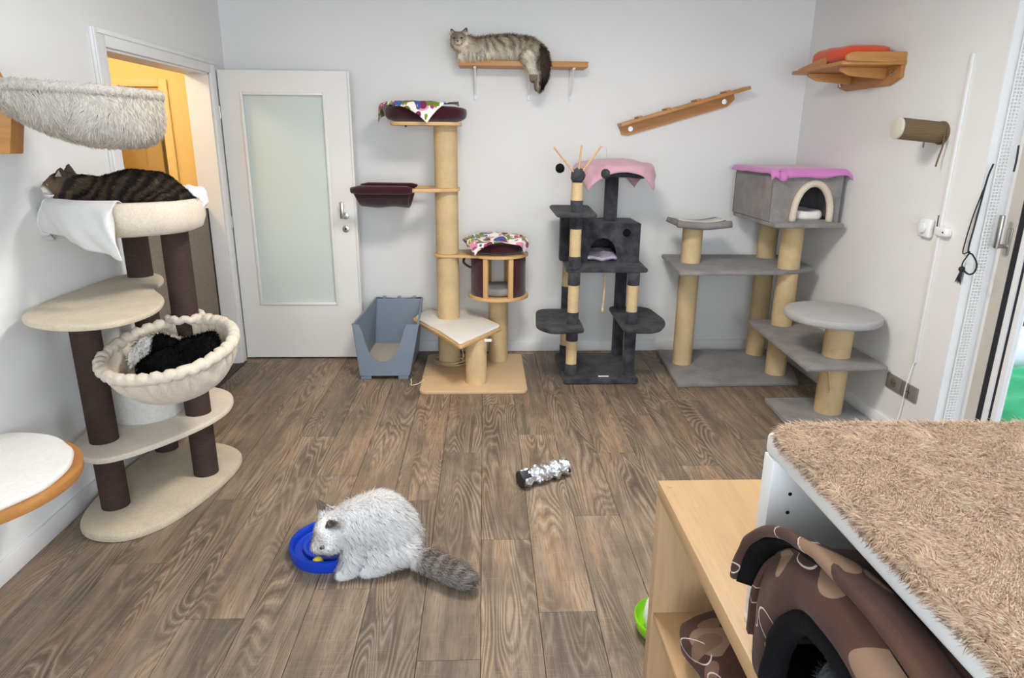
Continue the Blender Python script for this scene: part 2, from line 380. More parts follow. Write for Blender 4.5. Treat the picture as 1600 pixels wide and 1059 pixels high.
WALL = mat_wall('white_plaster', (.80, .79, .77)); CEIL = mat_wall('white_ceiling_paint', (.85, .85, .84))
WHITE = plain('white_lacquer', (.80, .79, .76), .35, 0, .5, .03, 3); TRIM = plain('white_trim_paint', (.82, .81, .80), .45, 0, .4, .03, 3)
PLANK = mat_plank(); GAP = plain('dark_joint', S(52, 44, 38), .8)
YELLOW = mat_wall('yellow_plaster', S(240, 214, 156)); YTRIM = plain('cream_paint', S(238, 214, 158), .5, 0, .4, .03, 3)
PARQ = wood('orange_parquet', S(176, 122, 66), .8, 1, 10); DARKSTRIP = plain('dark_brown_strip', S(52, 38, 30), .6)
SISAL = sisal('natural_sisal', S(224, 196, 150)); SISALB = sisal('brown_sisal', S(74, 58, 52)); SISALG = sisal('grey_brown_sisal', S(124, 104, 78), .009)
BEECH = wood('beech_wood', S(214, 172, 118), .86, 0, 8); BEECHV = wood('beech_wood_upright', S(214, 172, 118), .86, 2, 8)
OAK = wood('light_oak_veneer', S(200, 162, 118), .86, 1, 9, .4); OAKV = wood('light_oak_upright', S(194, 160, 120), .86, 2, 9, .4)
ALDER = wood('orange_alder', S(196, 138, 78), .8, 0, 9); ALDERY = wood('orange_alder_long', S(186, 128, 70), .8, 1, 9)
MDF = plain('tan_board_film', S(208, 176, 138), .5, 0, .4, .06, 20)
MAROON = fabric('maroon_velvet', S(58, 18, 28), .25, 200, .3); MAROON2 = fabric('maroon_fabric', S(66, 22, 34), .3, 200, .3)
CREAM = plush('cream_plush', S(220, 205, 186), .9, 120, .35, .2); CREAMD = plush('beige_plush', S(206, 190, 164), .86, 120, .45, .2)
SHEEP = plush('white_plush', S(230, 225, 218), .96, 70, .6, .2, 9, .93); TOWEL = fabric('white_towel', S(212, 209, 205), .05, 220, .2)
DARK = plush('anthracite_plush', S(74, 74, 79), .42, 60, .4, .1, 13); GREY = plush('grey_plush', S(148, 142, 139), .74, 110, .4, .2, 8)  # strong anthracite mottling paints velvet highlights into the base colour
GREYL = plush('light_grey_plush', S(176, 172, 170), .9, 120, .5, .2); BLACKF = plush('black_plush', S(20, 20, 22), .7, 120, .5, .0)
PINK = fabric('pink_fleece', S(208, 128, 190), .1, 120, .4); ROSE = fabric('rose_towel', S(206, 160, 172), .08, 140, .3); ORANGE = fabric('orange_fleece', S(214, 84, 48), .12, 120, .3)
GREYPL = plain('grey_blue_plastic', S(122, 134, 148), .4, 0, .5, .04); LITTER = plush('cat_litter', S(206, 196, 180), .85, 220, .8, 0, 60)
BLUEPL = plain('blue_plastic', S(12, 58, 176), .35, 0, .5, .05); YELPL = plain('yellow_ball', S(232, 212, 60), .5); GREENPL = plain('green_plastic', S(140, 208, 30), .35); WPL = plain('white_plastic', S(236, 236, 234), .35, 0, .5, .03)
STEEL = metal('brushed_steel', S(190, 188, 184), .32); CHROME = metal('chrome', S(210, 210, 212), .2); BLACKP = plain('black_rubber', S(22, 24, 30), .6)
FROST = plain('frosted_glass', S(205, 216, 212), .28, 0, .5, .02, 2); GLASS = glass('clear_glass', (1, 1, 1)); ALU = plain('grey_aluminium_plate', S(140, 134, 126), .45, .3)
FURM = furmat('soft_fur', .5); FURP = furmat('plush_pile', .45); CATSKIN = furmat('cat_coat', 0)
EYE = plain('cat_eye_blue', S(96, 112, 122), .12); PUPIL = plain('dark_pupil', S(12, 12, 14), .1); NOSE = plain('cat_nose', S(150, 110, 104), .5); NOSED = plain('dark_cat_nose', S(70, 48, 44), .5)
FLORAL = mat_floral('floral_print'); LEAFP = mat_leafprint('brown_leaf_print'); CARPET = mat_carpet('grey_brown_woven_carpet')
MATBASE = plush('sand_plush', S(216, 192, 164), .85, 120, .5, .2)
# ================================================================== the room
XL, XR, YB, YF, ZC = -1.754, 2.264, 4.927, -1.9, 2.55
floor = mk('floor', box(XL, XR, YF, YB, -.06, -.006), GAP, sharp=0, kind='structure')
joint = {-9: 3.2, -8: 4.518, -7: 3.699, -6: 2.721, -5: 3.381, -4: 2.934, -3: 3.528, -2: 2.691, -1: 3.17, 0: 3.824, 1: 3.382, 2: 3.996, 3: 3.153, 4: 3.64, 5: 3.0, 6: 3.877, 7: 3.3, 8: 3.634, 9: 2.9, 10: 3.897, 11: 3.4}
PL, PW = 1.45, .2
cache = {}
for k, j0 in joint.items():
    x0, x1 = max(XL, -.015+PW*k), min(XR, -.015+PW*(k+1))
    if x1-x0 < .01: continue
    y = j0-math.ceil((j0-YF)/PL)*PL
    while y < YB:
        a, b = max(y, YF), min(y+PL, YB); y += PL
        if b-a < .02: continue
        key = (round(x1-x0, 3), round(b-a, 3))
        if key not in cache:
            wx, ly = key; me = bpy.data.meshes.new('plank')
            vf = bev(box(-wx/2+.0009, wx/2-.0009, -ly/2+.0008, ly/2-.0008, -.006, 0), .0009, 1)
            me.from_pydata(vf[0].tolist(), [], vf[1]); me.materials.append(PLANK); cache[key] = me
        o = bpy.data.objects.new('plank', cache[key]); COL.objects.link(o); o.parent = floor
        o.location = Vector(((x0+x1)/2, (a+b)/2, 0))-floor.location
mk('wall_back', box(XL-.2, XR+.25, YB, YB+.15, 0, ZC), WALL, kind='structure')
DY0, DY1, DZ = 3.40, 4.63, 1.955
mk('wall_left', join(box(XL-.145, XL, YF, DY0, 0, ZC), box(XL-.145, XL, DY1, YB, 0, ZC), box(XL-.145, XL, DY0, DY1, DZ, ZC)), WALL, kind='structure')
WY0, WY1 = .75, 3.03
mk('wall_right', join(box(XR, XR+.25, WY1, YB, 0, ZC), box(XR, XR+.25, YF, WY0, 0, ZC), box(XR, XR+.25, WY0, WY1, 2.28, ZC)), WALL, kind='structure')
mk('wall_rear', join(box(XL-.145, XR+.25, YF-.15, YF, 0, .7), box(XL-.145, XR+.25, YF-.15, YF, 2.2, ZC), box(XL-.145, -1.1, YF-.15, YF, .7, 2.2), box(1.5, XR+.25, YF-.15, YF, .7, 2.2)), WALL, kind='structure')
mk('ceiling', box(XL-.2, XR+.25, YF-.15, YB+.15, ZC, ZC+.1), CEIL, kind='structure')
mk('baseboard_back', box(-.86, XR, YB-.014, YB, 0, .085, .003), TRIM, kind='structure')
mk('baseboard_left', box(XL, XL+.014, YF, DY0-.1, 0, .085, .003), TRIM, kind='structure')
mk('baseboard_right', box(XR-.014, XR, WY1, YB-.014, 0, .085, .003), TRIM, kind='structure')
mk('baseboard_rear', box(XL, XR, YF, YF+.014, 0, .085, .003), TRIM, kind='structure')
# ---- door frame, threshold, open door
fr = thing('trim_1', 'white painted door frame with wide casing round the left doorway', None, (XL, (DY0+DY1)/2, 0), kind='structure')
mk('casing', box(XL, XL+.018, DY0-.10, DY0, 0, DZ+.075, .004), TRIM, fr)
mk('casing', box(XL, XL+.018, DY1, DY1+.075, 0, DZ+.075, .004), TRIM, fr)
mk('casing', box(XL, XL+.018, DY0, DY1, DZ, DZ+.075, .004), TRIM, fr)
mk('casing_ridge', join(box(XL+.018, XL+.026, DY0-.10, DY0-.075, 0, DZ+.075, .003), box(XL+.018, XL+.026, DY0-.075, DY1+.075, DZ+.052, DZ+.075, .003)), TRIM, fr)
mk('jamb', box(XL-.145, XL, DY0-.001, DY0+.012, 0, DZ), TRIM, fr)
mk('jamb', box(XL-.145, XL, DY1-.012, DY1+.001, 0, DZ), TRIM, fr)
mk('head_jamb', box(XL-.145, XL, DY0, DY1, DZ-.012, DZ), TRIM, fr)
mk('strike_plate', box(XL-.07, XL-.03, 4.50, 4.58, DZ-.0135, DZ-.012), STEEL, fr)
mk('strike_plate', box(XL+.018, XL+.0195, DY0-.032, DY0-.006, .96, 1.10, .0005), STEEL, fr)
mk('trim_2', box(XL-.06, XL+.03, DY0, DY1+.05, 0, .008, .003), DARKSTRIP, kind='structure')
dr = thing('door_1', 'white door with a tall frosted glass pane standing open', None, (-1.31, 4.766, 0), kind='structure')
dx0, dx1, dy0, dy1, dz0, dz1 = -1.742, -.886, 4.746, 4.786, .012, 1.985
gx0, gx1, gz0, gz1 = -1.598, -1.062, .418, 1.84
mk('leaf', join(box(dx0, gx0, dy0, dy1, dz0, dz1), box(gx1, dx1, dy0, dy1, dz0, dz1), box(gx0, gx1, dy0, dy1, dz0, gz0), box(gx0, gx1, dy0, dy1, gz1, dz1)), WHITE, dr)
mk('glass_pane', box(gx0-.01, gx1+.01, dy0+.017, dy0+.023, gz0-.01, gz1+.01), FROST, dr, label='frosted pale green glass')
for a in (box(gx0-.012, gx0+.008, dy0-.008, dy0+.012, gz0-.012, gz1+.012, .004), box(gx1-.008, gx1+.012, dy0-.008, dy0+.012, gz0-.012, gz1+.012, .004),
          box(gx0+.008, gx1-.008, dy0-.008, dy0+.012, gz0-.012, gz0+.008, .004), box(gx0+.008, gx1-.008, dy0-.008, dy0+.012, gz1-.008, gz1+.012, .004)):
    mk('glazing_bead', a, WHITE, dr)
mk('rebate_edge', box(dx1-.013, dx1, dy0-.012, dy0, dz0, dz1, .004), WHITE, dr)
hd = mk('handle', join(cyl((-.965, dy0, 1.045), (-.965, dy0-.012, 1.045), .024, b=.003), tube([(-.965, dy0-.01, 1.045), (-.965, dy0-.05, 1.045)], .009, 12)), STEEL, dr, label='brushed steel door handle')
mk('lever', box(-.992, -.966, dy0-.062, dy0-.046, 1.03, 1.145, .006), STEEL, hd)
kp = mk('key_plate', cyl((-.968, dy0, .955), (-.968, dy0-.008, .955), .024, b=.003), STEEL, dr, label='round steel key plate')
mk('keyhole', cyl((-.968, dy0-.007, .955), (-.968, dy0-.0095, .955), .008), BLACKP, kp)
for z in (.24, 1.0, 1.72): mk('hinge', cyl((dx0-.006, dy0-.006, z-.04), (dx0-.006, dy0-.006, z+.04), .007, seg=12), STEEL, dr)
mk('latch', box(dx1, dx1+.003, dy0+.008, dy0+.03, .93, 1.1), STEEL, dr)
# ---- hallway beyond the doorway
HX = XL-.145
mk('floor_hall', box(-3.4, HX+.145, 2.2, 6.4, -.05, .002), PARQ, sharp=0, kind='structure')
ox0, ox1, oz = -2.93, -2.37, 1.91
mk('wall_hall_far', join(box(-3.4, ox0, 5.3, 5.42, 0, ZC), box(ox1, HX+.02, 5.3, 5.42, 0, ZC), box(ox0, ox1, 5.3, 5.42, oz, ZC)), YELLOW, kind='structure')
mk('wall_hall_side', join(box(-3.5, -3.4, 2.2, 6.5, 0, ZC), box(-3.4, HX, 2.1, 2.2, 0, ZC), box(HX, HX+.1, 5.077, 6.4, 0, ZC)), YELLOW, kind='structure')
mk('wall_hall_end', box(-3.4, HX, 6.4, 6.5, 0, ZC), YELLOW, kind='structure')
mk('ceiling_hall', box(-3.5, HX, 2.1, 6.5, ZC, ZC+.08), YELLOW, kind='structure')
f3 = thing('trim_3', 'cream frame round the inner hall doorway', None, (-2.65, 5.3, 0), kind='structure')
mk('casing', box(ox1, ox1+.06, 5.28, 5.3, 0, oz+.055, .004), YTRIM, f3); mk('casing', box(ox0-.06, ox0, 5.28, 5.3, 0, oz+.055, .004), YTRIM, f3)
mk('casing', box(ox0, ox1, 5.28, 5.3, oz, oz+.055, .004), YTRIM, f3); mk('jamb', box(ox1-.012, ox1, 5.3, 5.42, 0, oz), YTRIM, f3)
d2 = thing('door_2', 'cream hall door with a narrow dark glass pane', None, (-2.75, 6.37, 0), kind='structure')
mk('leaf', join(box(-3.02, -2.885, 6.34, 6.39, 0, 1.95), box(-2.80, -2.42, 6.34, 6.39, 0, 1.95), box(-2.885, -2.80, 6.34, 6.39, 1.80, 1.95), box(-2.885, -2.80, 6.34, 6.39, 0, .4)), YTRIM, d2)
mk('glass_pane', box(-2.885, -2.80, 6.36, 6.37, .4, 1.80), plain('dull_glass', S(120, 116, 92), .3), d2)
hl = thing('ceiling_lamp', 'round hall ceiling lamp giving warm yellow light', 'lamp', (-2.65, 4.0, ZC), None)
mk('lamp_base', cyl((-2.65, 4.0, ZC), (-2.65, 4.0, ZC-.03), .16), WPL, hl)
lt = NT('warm_lamp_shade'); lt.out((1, .8, .5), .5); lt.b.inputs['Emission Color'].default_value = (1, .85, .6, 1); lt.b.inputs['Emission Strength'].default_value = 6
mk('lamp_shade', lathe([(.15, -.03), (.145, -.06), (.1, -.1), (.001, -.115)], (-2.65, 4.0, ZC)), lt.m, hl)
def lamp_point(name, loc, power, color, size, parent):
    l = bpy.data.lights.new(name, 'POINT'); l.energy = power; l.color = color; l.shadow_soft_size = size
    o = bpy.data.objects.new(name, l); COL.objects.link(o); o.parent = parent; o.location = Vector(loc)-Vector(parent.location); return o
lamp_point('hall_bulb', (-2.65, 4.0, ZC-.22), 27, (1, .87, .62), .1, hl)
lamp_point('inner_room_bulb', (-2.7, 5.9, ZC-.25), 5, (1, .87, .62), .08, hl)
# ---- carpet-covered panel in the doorway
cp = thing('carpet_panel', 'grey-brown woven carpet panel standing in the doorway behind the cream cat tree', 'panel', (-1.86, 4.18, .002))
mk('carpet_face', box(-1.862, -1.85, 3.70, 4.60, .002, 1.10, .003), CARPET, cp)
mk('edge_strip', box(-1.866, -1.846, 4.60, 4.612, .002, 1.105), BLACKP, cp)
mk('backing_board', box(-1.88, -1.862, 3.70, 4.60, .002, 1.10), MDF, cp)
# ---- room ceiling lamp (above the frame)
cl = thing('ceiling_lamp', 'flat white ceiling lamp lighting the cat room', 'lamp', (.25, 2.6, ZC))
mk('lamp_housing', lathe([(.001, 0), (.34, 0), (.34, -.04), (.32, -.045)], (.25, 2.6, ZC)), WPL, cl)
t_ = NT('lamp_diffuser'); t_.out((1, 1, 1), .5); t_.b.inputs['Emission Color'].default_value = (1, .95, .88, 1); t_.b.inputs['Emission Strength'].default_value = 3
mk('lamp_diffuser', lathe([(.32, -.044), (.2, -.046), (.001, -.046)], (.25, 2.6, ZC)), t_.m, cl)
o = area('lamp_light', (0, 0, -.06), (0, 0, 0), .6, .6, 40, (1, .96, .9), 'DISK'); o.parent = cl
# ---- balcony door in the right wall
wx = 2.40
wn = thing('window_1', 'white balcony door with grey stile, black seals and clear glass', None, (wx, 2.0, 0), kind='structure')
mk('frame', join(box(wx-.01, wx+.06, WY1-.06, WY1, 0, 2.28), box(wx-.01, wx+.06, WY0, WY0+.06, 0, 2.28), box(wx-.01, wx+.06, WY0+.06, WY1-.06, 2.22, 2.28), box(wx-.01, wx+.06, WY0+.06, WY1-.06, 0, .06)), TRIM, wn)
STILE = plain('grey_beige_stile', S(196, 188, 178), .5)
sash = mk('sash', join(box(wx-.025, wx+.05, WY1-.13, WY1-.062, .062, 2.218), box(wx-.025, wx+.05, WY0+.062, WY0+.13, .062, 2.218), box(wx-.025, wx+.05, WY0+.13, WY1-.13, 2.15, 2.218), box(wx-.025, wx+.05, WY0+.13, WY1-.13, .062, .14)), STILE, wn)
ys = WY1-.13
mk('gasket', box(wx-.022, wx+.03, ys-.03, ys, .14, 2.15), BLACKP, wn); mk('gasket', box(wx-.012, wx+.02, ys-.075, ys-.062, .14, 2.15), BLACKP, wn)
mk('glazing_bead', box(wx-.018, wx+.018, ys-.062, ys-.03, .14, 2.15), TRIM, wn); mk('glazing_bead', box(wx-.01, wx+.018, ys-.105, ys-.075, .14, 2.15), TRIM, wn)
mk('glass_pane', box(wx+.004, wx+.008, WY0+.13, ys-.10, .14, 2.15), GLASS, wn)
hh = mk('handle', box(wx-.034, wx-.025, WY1-.115, WY1-.085, 1.08, 1.2, .003), STEEL, sash)
mk('lever', join(tube([(wx-.034, WY1-.10, 1.12), (wx-.075, WY1-.10, 1.12)], .01, 10), box(wx-.09, wx-.072, WY1-.112, WY1-.088, 1.11, 1.26, .005)), STEEL, wn, label='grey door handle')
mk('trim_4', box(XR-.001, XR+.138, WY1-.012, WY1, 0, 2.28), TRIM, kind='structure')
# mesh strip hanging in the reveal
def netstrip():
    n, m = 4, 150; parts = []
    y0, x0, x1 = WY1-.03, 2.300, 2.345
    for i in range(n): x = x0+(x1-x0)*i/(n-1); parts.append(box(x-.0022, x+.0022, y0-.002, y0+.002, .02, 2.26))
    for k in range(m): z = .03+2.2*k/(m-1); parts.append(box(x0, x1, y0-.0025, y0+.0025, z-.003, z+.003))
    return join(*parts)
mk('net_strip', netstrip(), WPL, None, 0, 'narrow white mesh strip hanging down beside the balcony door', 'net')
# ---- outside on the balcony
mk('floor_balcony', box(XR+.25, 5.5, -1, 6.5, -.1, -.04), plain('balcony_tile', S(170, 165, 158), .7), sharp=0, kind='structure')
def cloth_heap(cx, cy, rx, ry, h, seed):
    def fn(u, v):
        x, y = (u-.5)*2, (v-.5)*2; d = math.hypot(x, y); z = h*max(0, 1-d**2.2*.8)
        p = np.array([[cx+rx*x, cy+ry*y, 0]]); z += (vnoise(p, 9, seed)[0]-.5)*.16*h*4*max(0, 1-d*.6)
        return (cx+rx*x, cy+ry*y, max(-.035, z))
    return grid(fn, 40, 40)
mk('green_sheet', cloth_heap(3.3, 3.45, .65, .65, .25, 3), fabric('green_tarp', S(60, 176, 118), .25, 60, .1), None, 180, 'crumpled green sheet heaped outside the balcony door', 'sheet')
mk('white_sack', xf(wobble(ball((0, 0, 0), (.34, .30, .14), 28, 16), .025, 9), Matrix.Translation((3.5, 4.15, .26))), fabric('white_sackcloth', S(228, 230, 236), .08), None, 180, 'white bulging sack outside beyond the green sheet', 'sack')
mk('garden_box', box(3.1, 3.95, 3.9, 4.6, -.04, .13, .01), plain('grey_box', S(120, 118, 116), .7), None, 40, 'low grey planter box outside under the white sack', 'box')
pt = thing('balcony_shrub', 'leafy green shrub with orange flowers outside the balcony door', 'plant', (4.3, 5.2, -.04))
mk('stem', tube([(4.3, 5.2, -.04), (4.3, 5.2, .2), (4.32, 5.18, .5)], [.03, .025, .012], 8), plain('bark', S(96, 74, 54), .9), pt)
def leaves(c, r, n, s, seed):
    g = np.random.default_rng(seed); V, F = [], []
    for i in range(n):
        d = g.normal(size=3); d /= np.linalg.norm(d); p = np.array(c)+d*np.array(r)*g.random()**.4
        a = g.normal(size=3); a /= np.linalg.norm(a); b = np.cross(a, d); b /= np.linalg.norm(b)+1e-9; L = s*(.6+.8*g.random())
        k = len(V); V += [p-a*L, p+b*L*.4, p+a*L, p-b*L*.4]; F.append((k, k+1, k+2, k+3))
    return np.array(V), F
mk('foliage', leaves((4.3, 5.15, .32), (.6, .55, .45), 3000, .05, 5), plain('leaf_green', S(96, 150, 52), .6, 0, .3, .4, 6), pt, 0, kind='stuff')
mk('blossom', leaves((4.25, 5.0, .12), (.5, .4, .16), 420, .03, 8), plain('orange_petal', S(222, 120, 74), .6), pt, 0, kind='stuff')
mk('garden_wall', box(5.4, 5.5, -1, 7, -.1, 1.0), plain('garden_wall_render', S(190, 188, 182), .9), None, 40, kind='structure', label='low pale wall closing the balcony')
# ================================================================== things on the back wall side
# ---- litter box
lb = thing('litter_box', 'grey-blue plastic litter box with a low cut-out entry beside the white door', 'litter box', (-.66, 4.56, 0))
fb = [(-.842, 4.30), (-.490, 4.30), (-.482, 4.84), (-.79, 4.84)]
def frustum(b, t, z0, z1):
    V = [(x, y, z0) for x, y in b]+[(x, y, z1) for x, y in t]; return np.array(V, float), V
bq = [(-.835, 4.285), (-.512, 4.285), (-.50, 4.82), (-.825, 4.82)]; tq = [(-.868, 4.285), (-.440, 4.285), (-.462, 4.86), (-.80, 4.86)]
def lerp(a, b, t): return tuple(a[i]+(b[i]-a[i])*t for i in range(len(a)))
zb, zf, zt = .03, .385, .43
def wallp(a, b, A, B, z0, z1a, z1b): return (np.array([(*a, z0), (*b, z0), (*B, z1b), (*A, z1a)], float), [(0, 1, 2, 3)])
n = 22; V, F = [], []
for i in range(n+1):
    u = i/n; xb = bq[0][0]+(bq[1][0]-bq[0][0])*u; xt = tq[0][0]+(tq[1][0]-tq[0][0])*u
    zz = zf; c = abs(u-.46)/.33
    if c < 1: zz = .125+.26*(1-math.sqrt(max(0, 1-c**2.6)))
    k = (zz-zb)/(zf-zb); V += [(xb, 4.285, zb), (xb+(xt-xb)*k, 4.285, zz)]
for i in range(n): F.append((2*i, 2*i+2, 2*i+3, 2*i+1))
solid(mk('front_wall', (np.array(V), F), GREYPL, lb, 0), .012)
solid(mk('side_wall', wallp(bq[0], bq[3], tq[0], tq[3], zb, zf, zt), GREYPL, lb, 0), .012)
solid(mk('side_wall', wallp(bq[1], bq[2], tq[1], tq[2], zb, zf, zt), GREYPL, lb, 0), .012)
solid(mk('back_wall', wallp(bq[3], bq[2], tq[3], tq[2], zb, zt, zt), GREYPL, lb, 0), .012)
mk('bottom', prism(bq, zb-.005, zb+.005), GREYPL, lb)
mk('rim', join(tube([(*tq[0], zf), (*tq[3], zt), (*tq[2], zt), (*tq[1], zf)], .009, 8)), GREYPL, lb)
for x in (-.74, -.63, -.52): mk('rim_clip', box(x-.012, x+.012, 4.852, 4.872, zt, zt+.016, .003), GREYPL, lb)
for x, y in ((-.80, 4.30), (-.55, 4.30), (-.80, 4.78), (-.55, 4.78)): mk('foot', box(x-.035, x+.035, y-.014, y+.02, 0, zb, .004), GREYPL, lb)
tag(mk('litter', prism([(-.83, 4.30), (-.52, 4.30), (-.51, 4.81), (-.82, 4.81)], zb+.006, .10), LITTER, lb), kind='stuff')
# ---- tan sisal cat tree
tt = thing('cat_tree', 'tall beech and sisal cat tree with maroon hammock and round cave', 'cat tree', (-.07, 4.39, 0))
mk('base_board', prism(rounded([(-.42, 4.0), (.277, 4.0), (.277, 4.78), (-.42, 4.78)], .05), 0, .022, .004), MDF, tt)
px, py, pr = -.252, 4.58, .077
for z0, z1 in ((.022, .795), (.815, 1.232), (1.254, 1.645)): mk('sisal_post', cyl((px, py, z0), (px, py, z1), pr, seg=36), SISAL, tt)
mk('sisal_post', cyl((-.055, 4.17, .022), (-.055, 4.17, .322), .069, seg=36), SISAL, tt)
mk('sisal_post', cyl((.10, 4.65, .022), (.10, 4.65, .503), .069, seg=36), SISAL, tt)
low = rounded([(-.515, 4.60), (-.287, 4.20), (-.150, 3.925), (.125, 4.36), (-.13, 4.86), (-.25, 4.68), (-.42, 4.86)], [.05, .25, .04, .04, .06, .12, .06])
mk('low_platform', prism(low, .322, .342, .003), BEECH, tt)
mk('ring_plate', prism(rounded([(-.345, 4.50), (-.16, 4.49), (-.02, 4.46), (-.02, 4.80), (-.345, 4.68)], .08), .795, .812, .002), BEECH, tt)
ccx, ccy, cr_ = .098, 4.62, .198
mk('cave_floor', prism(oval(ccx, ccy, .212, .212), .503, .525, .004), BEECH, tt)
mk('cave_roof', prism(oval(ccx, ccy, .208, .208), .795, .813, .003), BEECH, tt)
def shell(a0, a1, r, z0, z1, n=24): return grid(lambda u, v: (ccx+r*math.cos(R(a0+(a1-a0)*u)), ccy+r*math.sin(R(a0+(a1-a0)*u)), z0+(z1-z0)*v), n, 4)
solid(mk('cave_wall', shell(-62, 68, .188, .525, .795), MAROON2, tt, 180), .006)
solid(mk('cave_wall', shell(112, 238, .188, .525, .795), MAROON2, tt, 180), .006)
for a in (-65, 242, 70, 110):
    m_ = box(-.016, .016, -.012, .012, .525, .795, .002); m_ = xf(m_, Matrix.Translation((ccx+.188*math.cos(R(a)), ccy+.188*math.sin(R(a)), 0)) @ Matrix.Rotation(R(a+90), 4, 'Z'))
    mk('cave_stile', m_, BEECHV, tt)
mk('cave_strap', tube(smoothpath([(-.135, 4.56, .79), (-.14, 4.52, .76), (-.10, 4.49, .735), (-.075, 4.52, .73)]), .009, 8), MAROON, tt)
arm = rounded([(-.165, 4.50), (-.165, 4.66), (-.24, 4.70), (-.36, 4.76), (-.37, 4.72), (-.345, 4.60), (-.45, 4.47), (-.475, 4.44), (-.475, 4.40), (-.28, 4.44)], .03)
mk('hammock_plate', prism(arm, 1.232, 1.254, .003), BEECH, tt)
for y, x0, x1, z in ((4.40, -.83, -.45, 1.242), (4.74, -.83, -.34, 1.242)): mk('hammock_rod', cyl((x0, y, z), (x1, y, z), .012, seg=12), BEECH, tt)
def hamm(u, v):
    x = -.84+.37*u; s = v*2-1; y = 4.57+.185*s; sag = .115*(1-abs(s)**2.4); x += .05*sag/.115*(1-2*u)*.6
    return (x, y, 1.245-sag+.004*math.sin(9*u+4*v))
h_ = mk('hammock', grid(hamm, 24, 24), MAROON, tt, 180, label='maroon velvet hammock'); solid(h_, .012); 
for y in (4.39, 4.75): mk('hammock_hem', wobble(tube([(-.85, y, 1.245), (-.80, y, 1.248), (-.5, y, 1.246), (-.46, y, 1.244)], [.02, .027, .027, .02], 14), .003, 40), MAROON, h_, 180)
top_o = rounded([(-.60, 4.42), (-.145, 4.42), (-.145, 4.72), (-.60, 4.72)], .1)
mk('top_platform', prism(top_o, 1.645, 1.667, .003), BEECH, tt)
mk('screw', cyl((-.50, 4.5, 1.645), (-.50, 4.5, 1.635), .006, seg=8), BLACKP, tt)
# things resting on it
def pillow(cx, cy, rx, ry, z0, z1, rot=0, n=40, pw=2.6, dish=.0):
    def fn(u, v):
        th = u*2*math.pi; ph = math.pi*v; c, s = math.cos(th), math.sin(th); q = (abs(c)**pw+abs(s)**pw)**(-1/pw)
        rr = math.sin(ph)**.45*q; zz = math.copysign(abs(math.cos(ph))**.6, math.cos(ph)); x, y = rx*rr*c, ry*rr*s
        z = (z0+z1)/2+(z1-z0)/2*zz
        if zz > 0: z -= dish*(1-min(1, rr)**2)
        return (cx+x*math.cos(rot)-y*math.sin(rot), cy+x*math.sin(rot)+y*math.cos(rot), z)
    bm = tobm(grid(fn, n, 20)); bmesh.ops.remove_doubles(bm, verts=bm.verts, dist=1e-5); bmesh.ops.recalc_face_normals(bm, faces=bm.faces); return dump(bm)
mk('cat_bed', wobble(pillow(-.375, 4.575, .262, .175, 1.667, 1.775, dish=.03), .004, 20), MAROON, None, 180, 'maroon velvet bed cushion on top of the tall sisal tree', 'cushion')
mk('cat_bed', wobble(pillow(.098, 4.62, .185, .185, .813, .905, pw=2), .004, 20), MAROON, None, 180, 'maroon round cushion on the roof of the wooden cave', 'cushion')
mk('cushion', pillow(.098, 4.60, .15, .15, .526, .595, pw=2, dish=.02), GREY, None, 180, 'grey round cushion inside the maroon cave', 'cushion')
def draped(cx, cy, hx, hy, rot, ax, ay, zt, wr, seed, hang=1.0, n=44, flare=.12, dome=.02, limx=9, sx=0, sy=0, limy=9):
    """square cloth laid over an oval top of half axes ax, ay; what overhangs falls"""
    def fn(u, v):
        x, y = (u*2-1)*hx, (v*2-1)*hy; x, y = x*math.cos(rot)-y*math.sin(rot), x*math.sin(rot)+y*math.cos(rot); x += sx; y += sy
        lift_ = 0
        if x > limx: lift_ = .006; x = limx-.35*(x-limx)
        if y > limy: lift_ = .006; y = limy-.4*(y-limy)
        d = math.hypot(x/ax, y/ay); q = np.array([[x, y, seed*.37]]); nz = vnoise(q, 16, seed)[0]-.5; n2 = vnoise(q, 34, seed+3)[0]-.5
        L = math.hypot(x, y)
        if d <= 1: z = zt+dome*(1-d*d)
        else:
            k = 1/d; over = L*(1-k); b = .035; t = over/b
            if t < 1.57: ox_, oz_ = b*math.sin(t), b*(1-math.cos(t))
            else: ox_, oz_ = b+flare*(over-b*1.57)*(1+1.2*nz), b+(over-b*1.57)*hang
            s_ = k+ox_/L; x, y = x*s_, y*s_; z = zt-oz_
        return (cx+x+wr*nz*.5, cy+y+wr*n2*.5, z+lift_+wr*(nz+.4*n2)*(1 if d < 1.1 else .4))
    return grid(fn, n, n)
solid(mk('floral_cloth', draped(.078, 4.605, .222, .212, .18, .196, .194, .915, .03, 4), FLORAL, None, 180, 'white cloth with colourful flower print draped over the round cave roof', 'cloth'), .003, 1)
solid(mk('floral_cloth', draped(-.375, 4.575, .278, .278, .95, .262, .182, 1.787, .016, 9, dome=.0, limx=.215, sx=-.03, sy=.055, limy=.15), FLORAL, None, 180, 'white cloth with colourful flower print hanging over the topmost maroon bed', 'cloth'), .003, 1)
matp = rounded([(-.495, 4.60), (-.28, 4.22), (-.155, 3.945), (.112, 4.36), (-.135, 4.84), (-.25, 4.68), (-.415, 4.84)], [.05, .2, .03, .04, .06, .14, .06])
wm = thing('sheepskin_mat', 'white plush mat on the low beech platform of the sisal tree', 'mat', (-.2, 4.4, .342))
mk('pile', wobble(prism(matp, .342, .358, .006, 2), .004, 30), SHEEP, wm, 180)
mk('care_tag', box(.0, .045, 4.07, 4.076, .33, .347), WPL, wm)
rp = []
for k in range(90):
    t = k/89*2*math.pi*4.5; r = .10+.012*math.sin(t*.37)+.008*math.sin(t*2.3); rp.append((px+r*math.cos(t)+.01, py+r*math.sin(t)-.005, .03+.028*k/89+.008*math.sin(t*.7)))
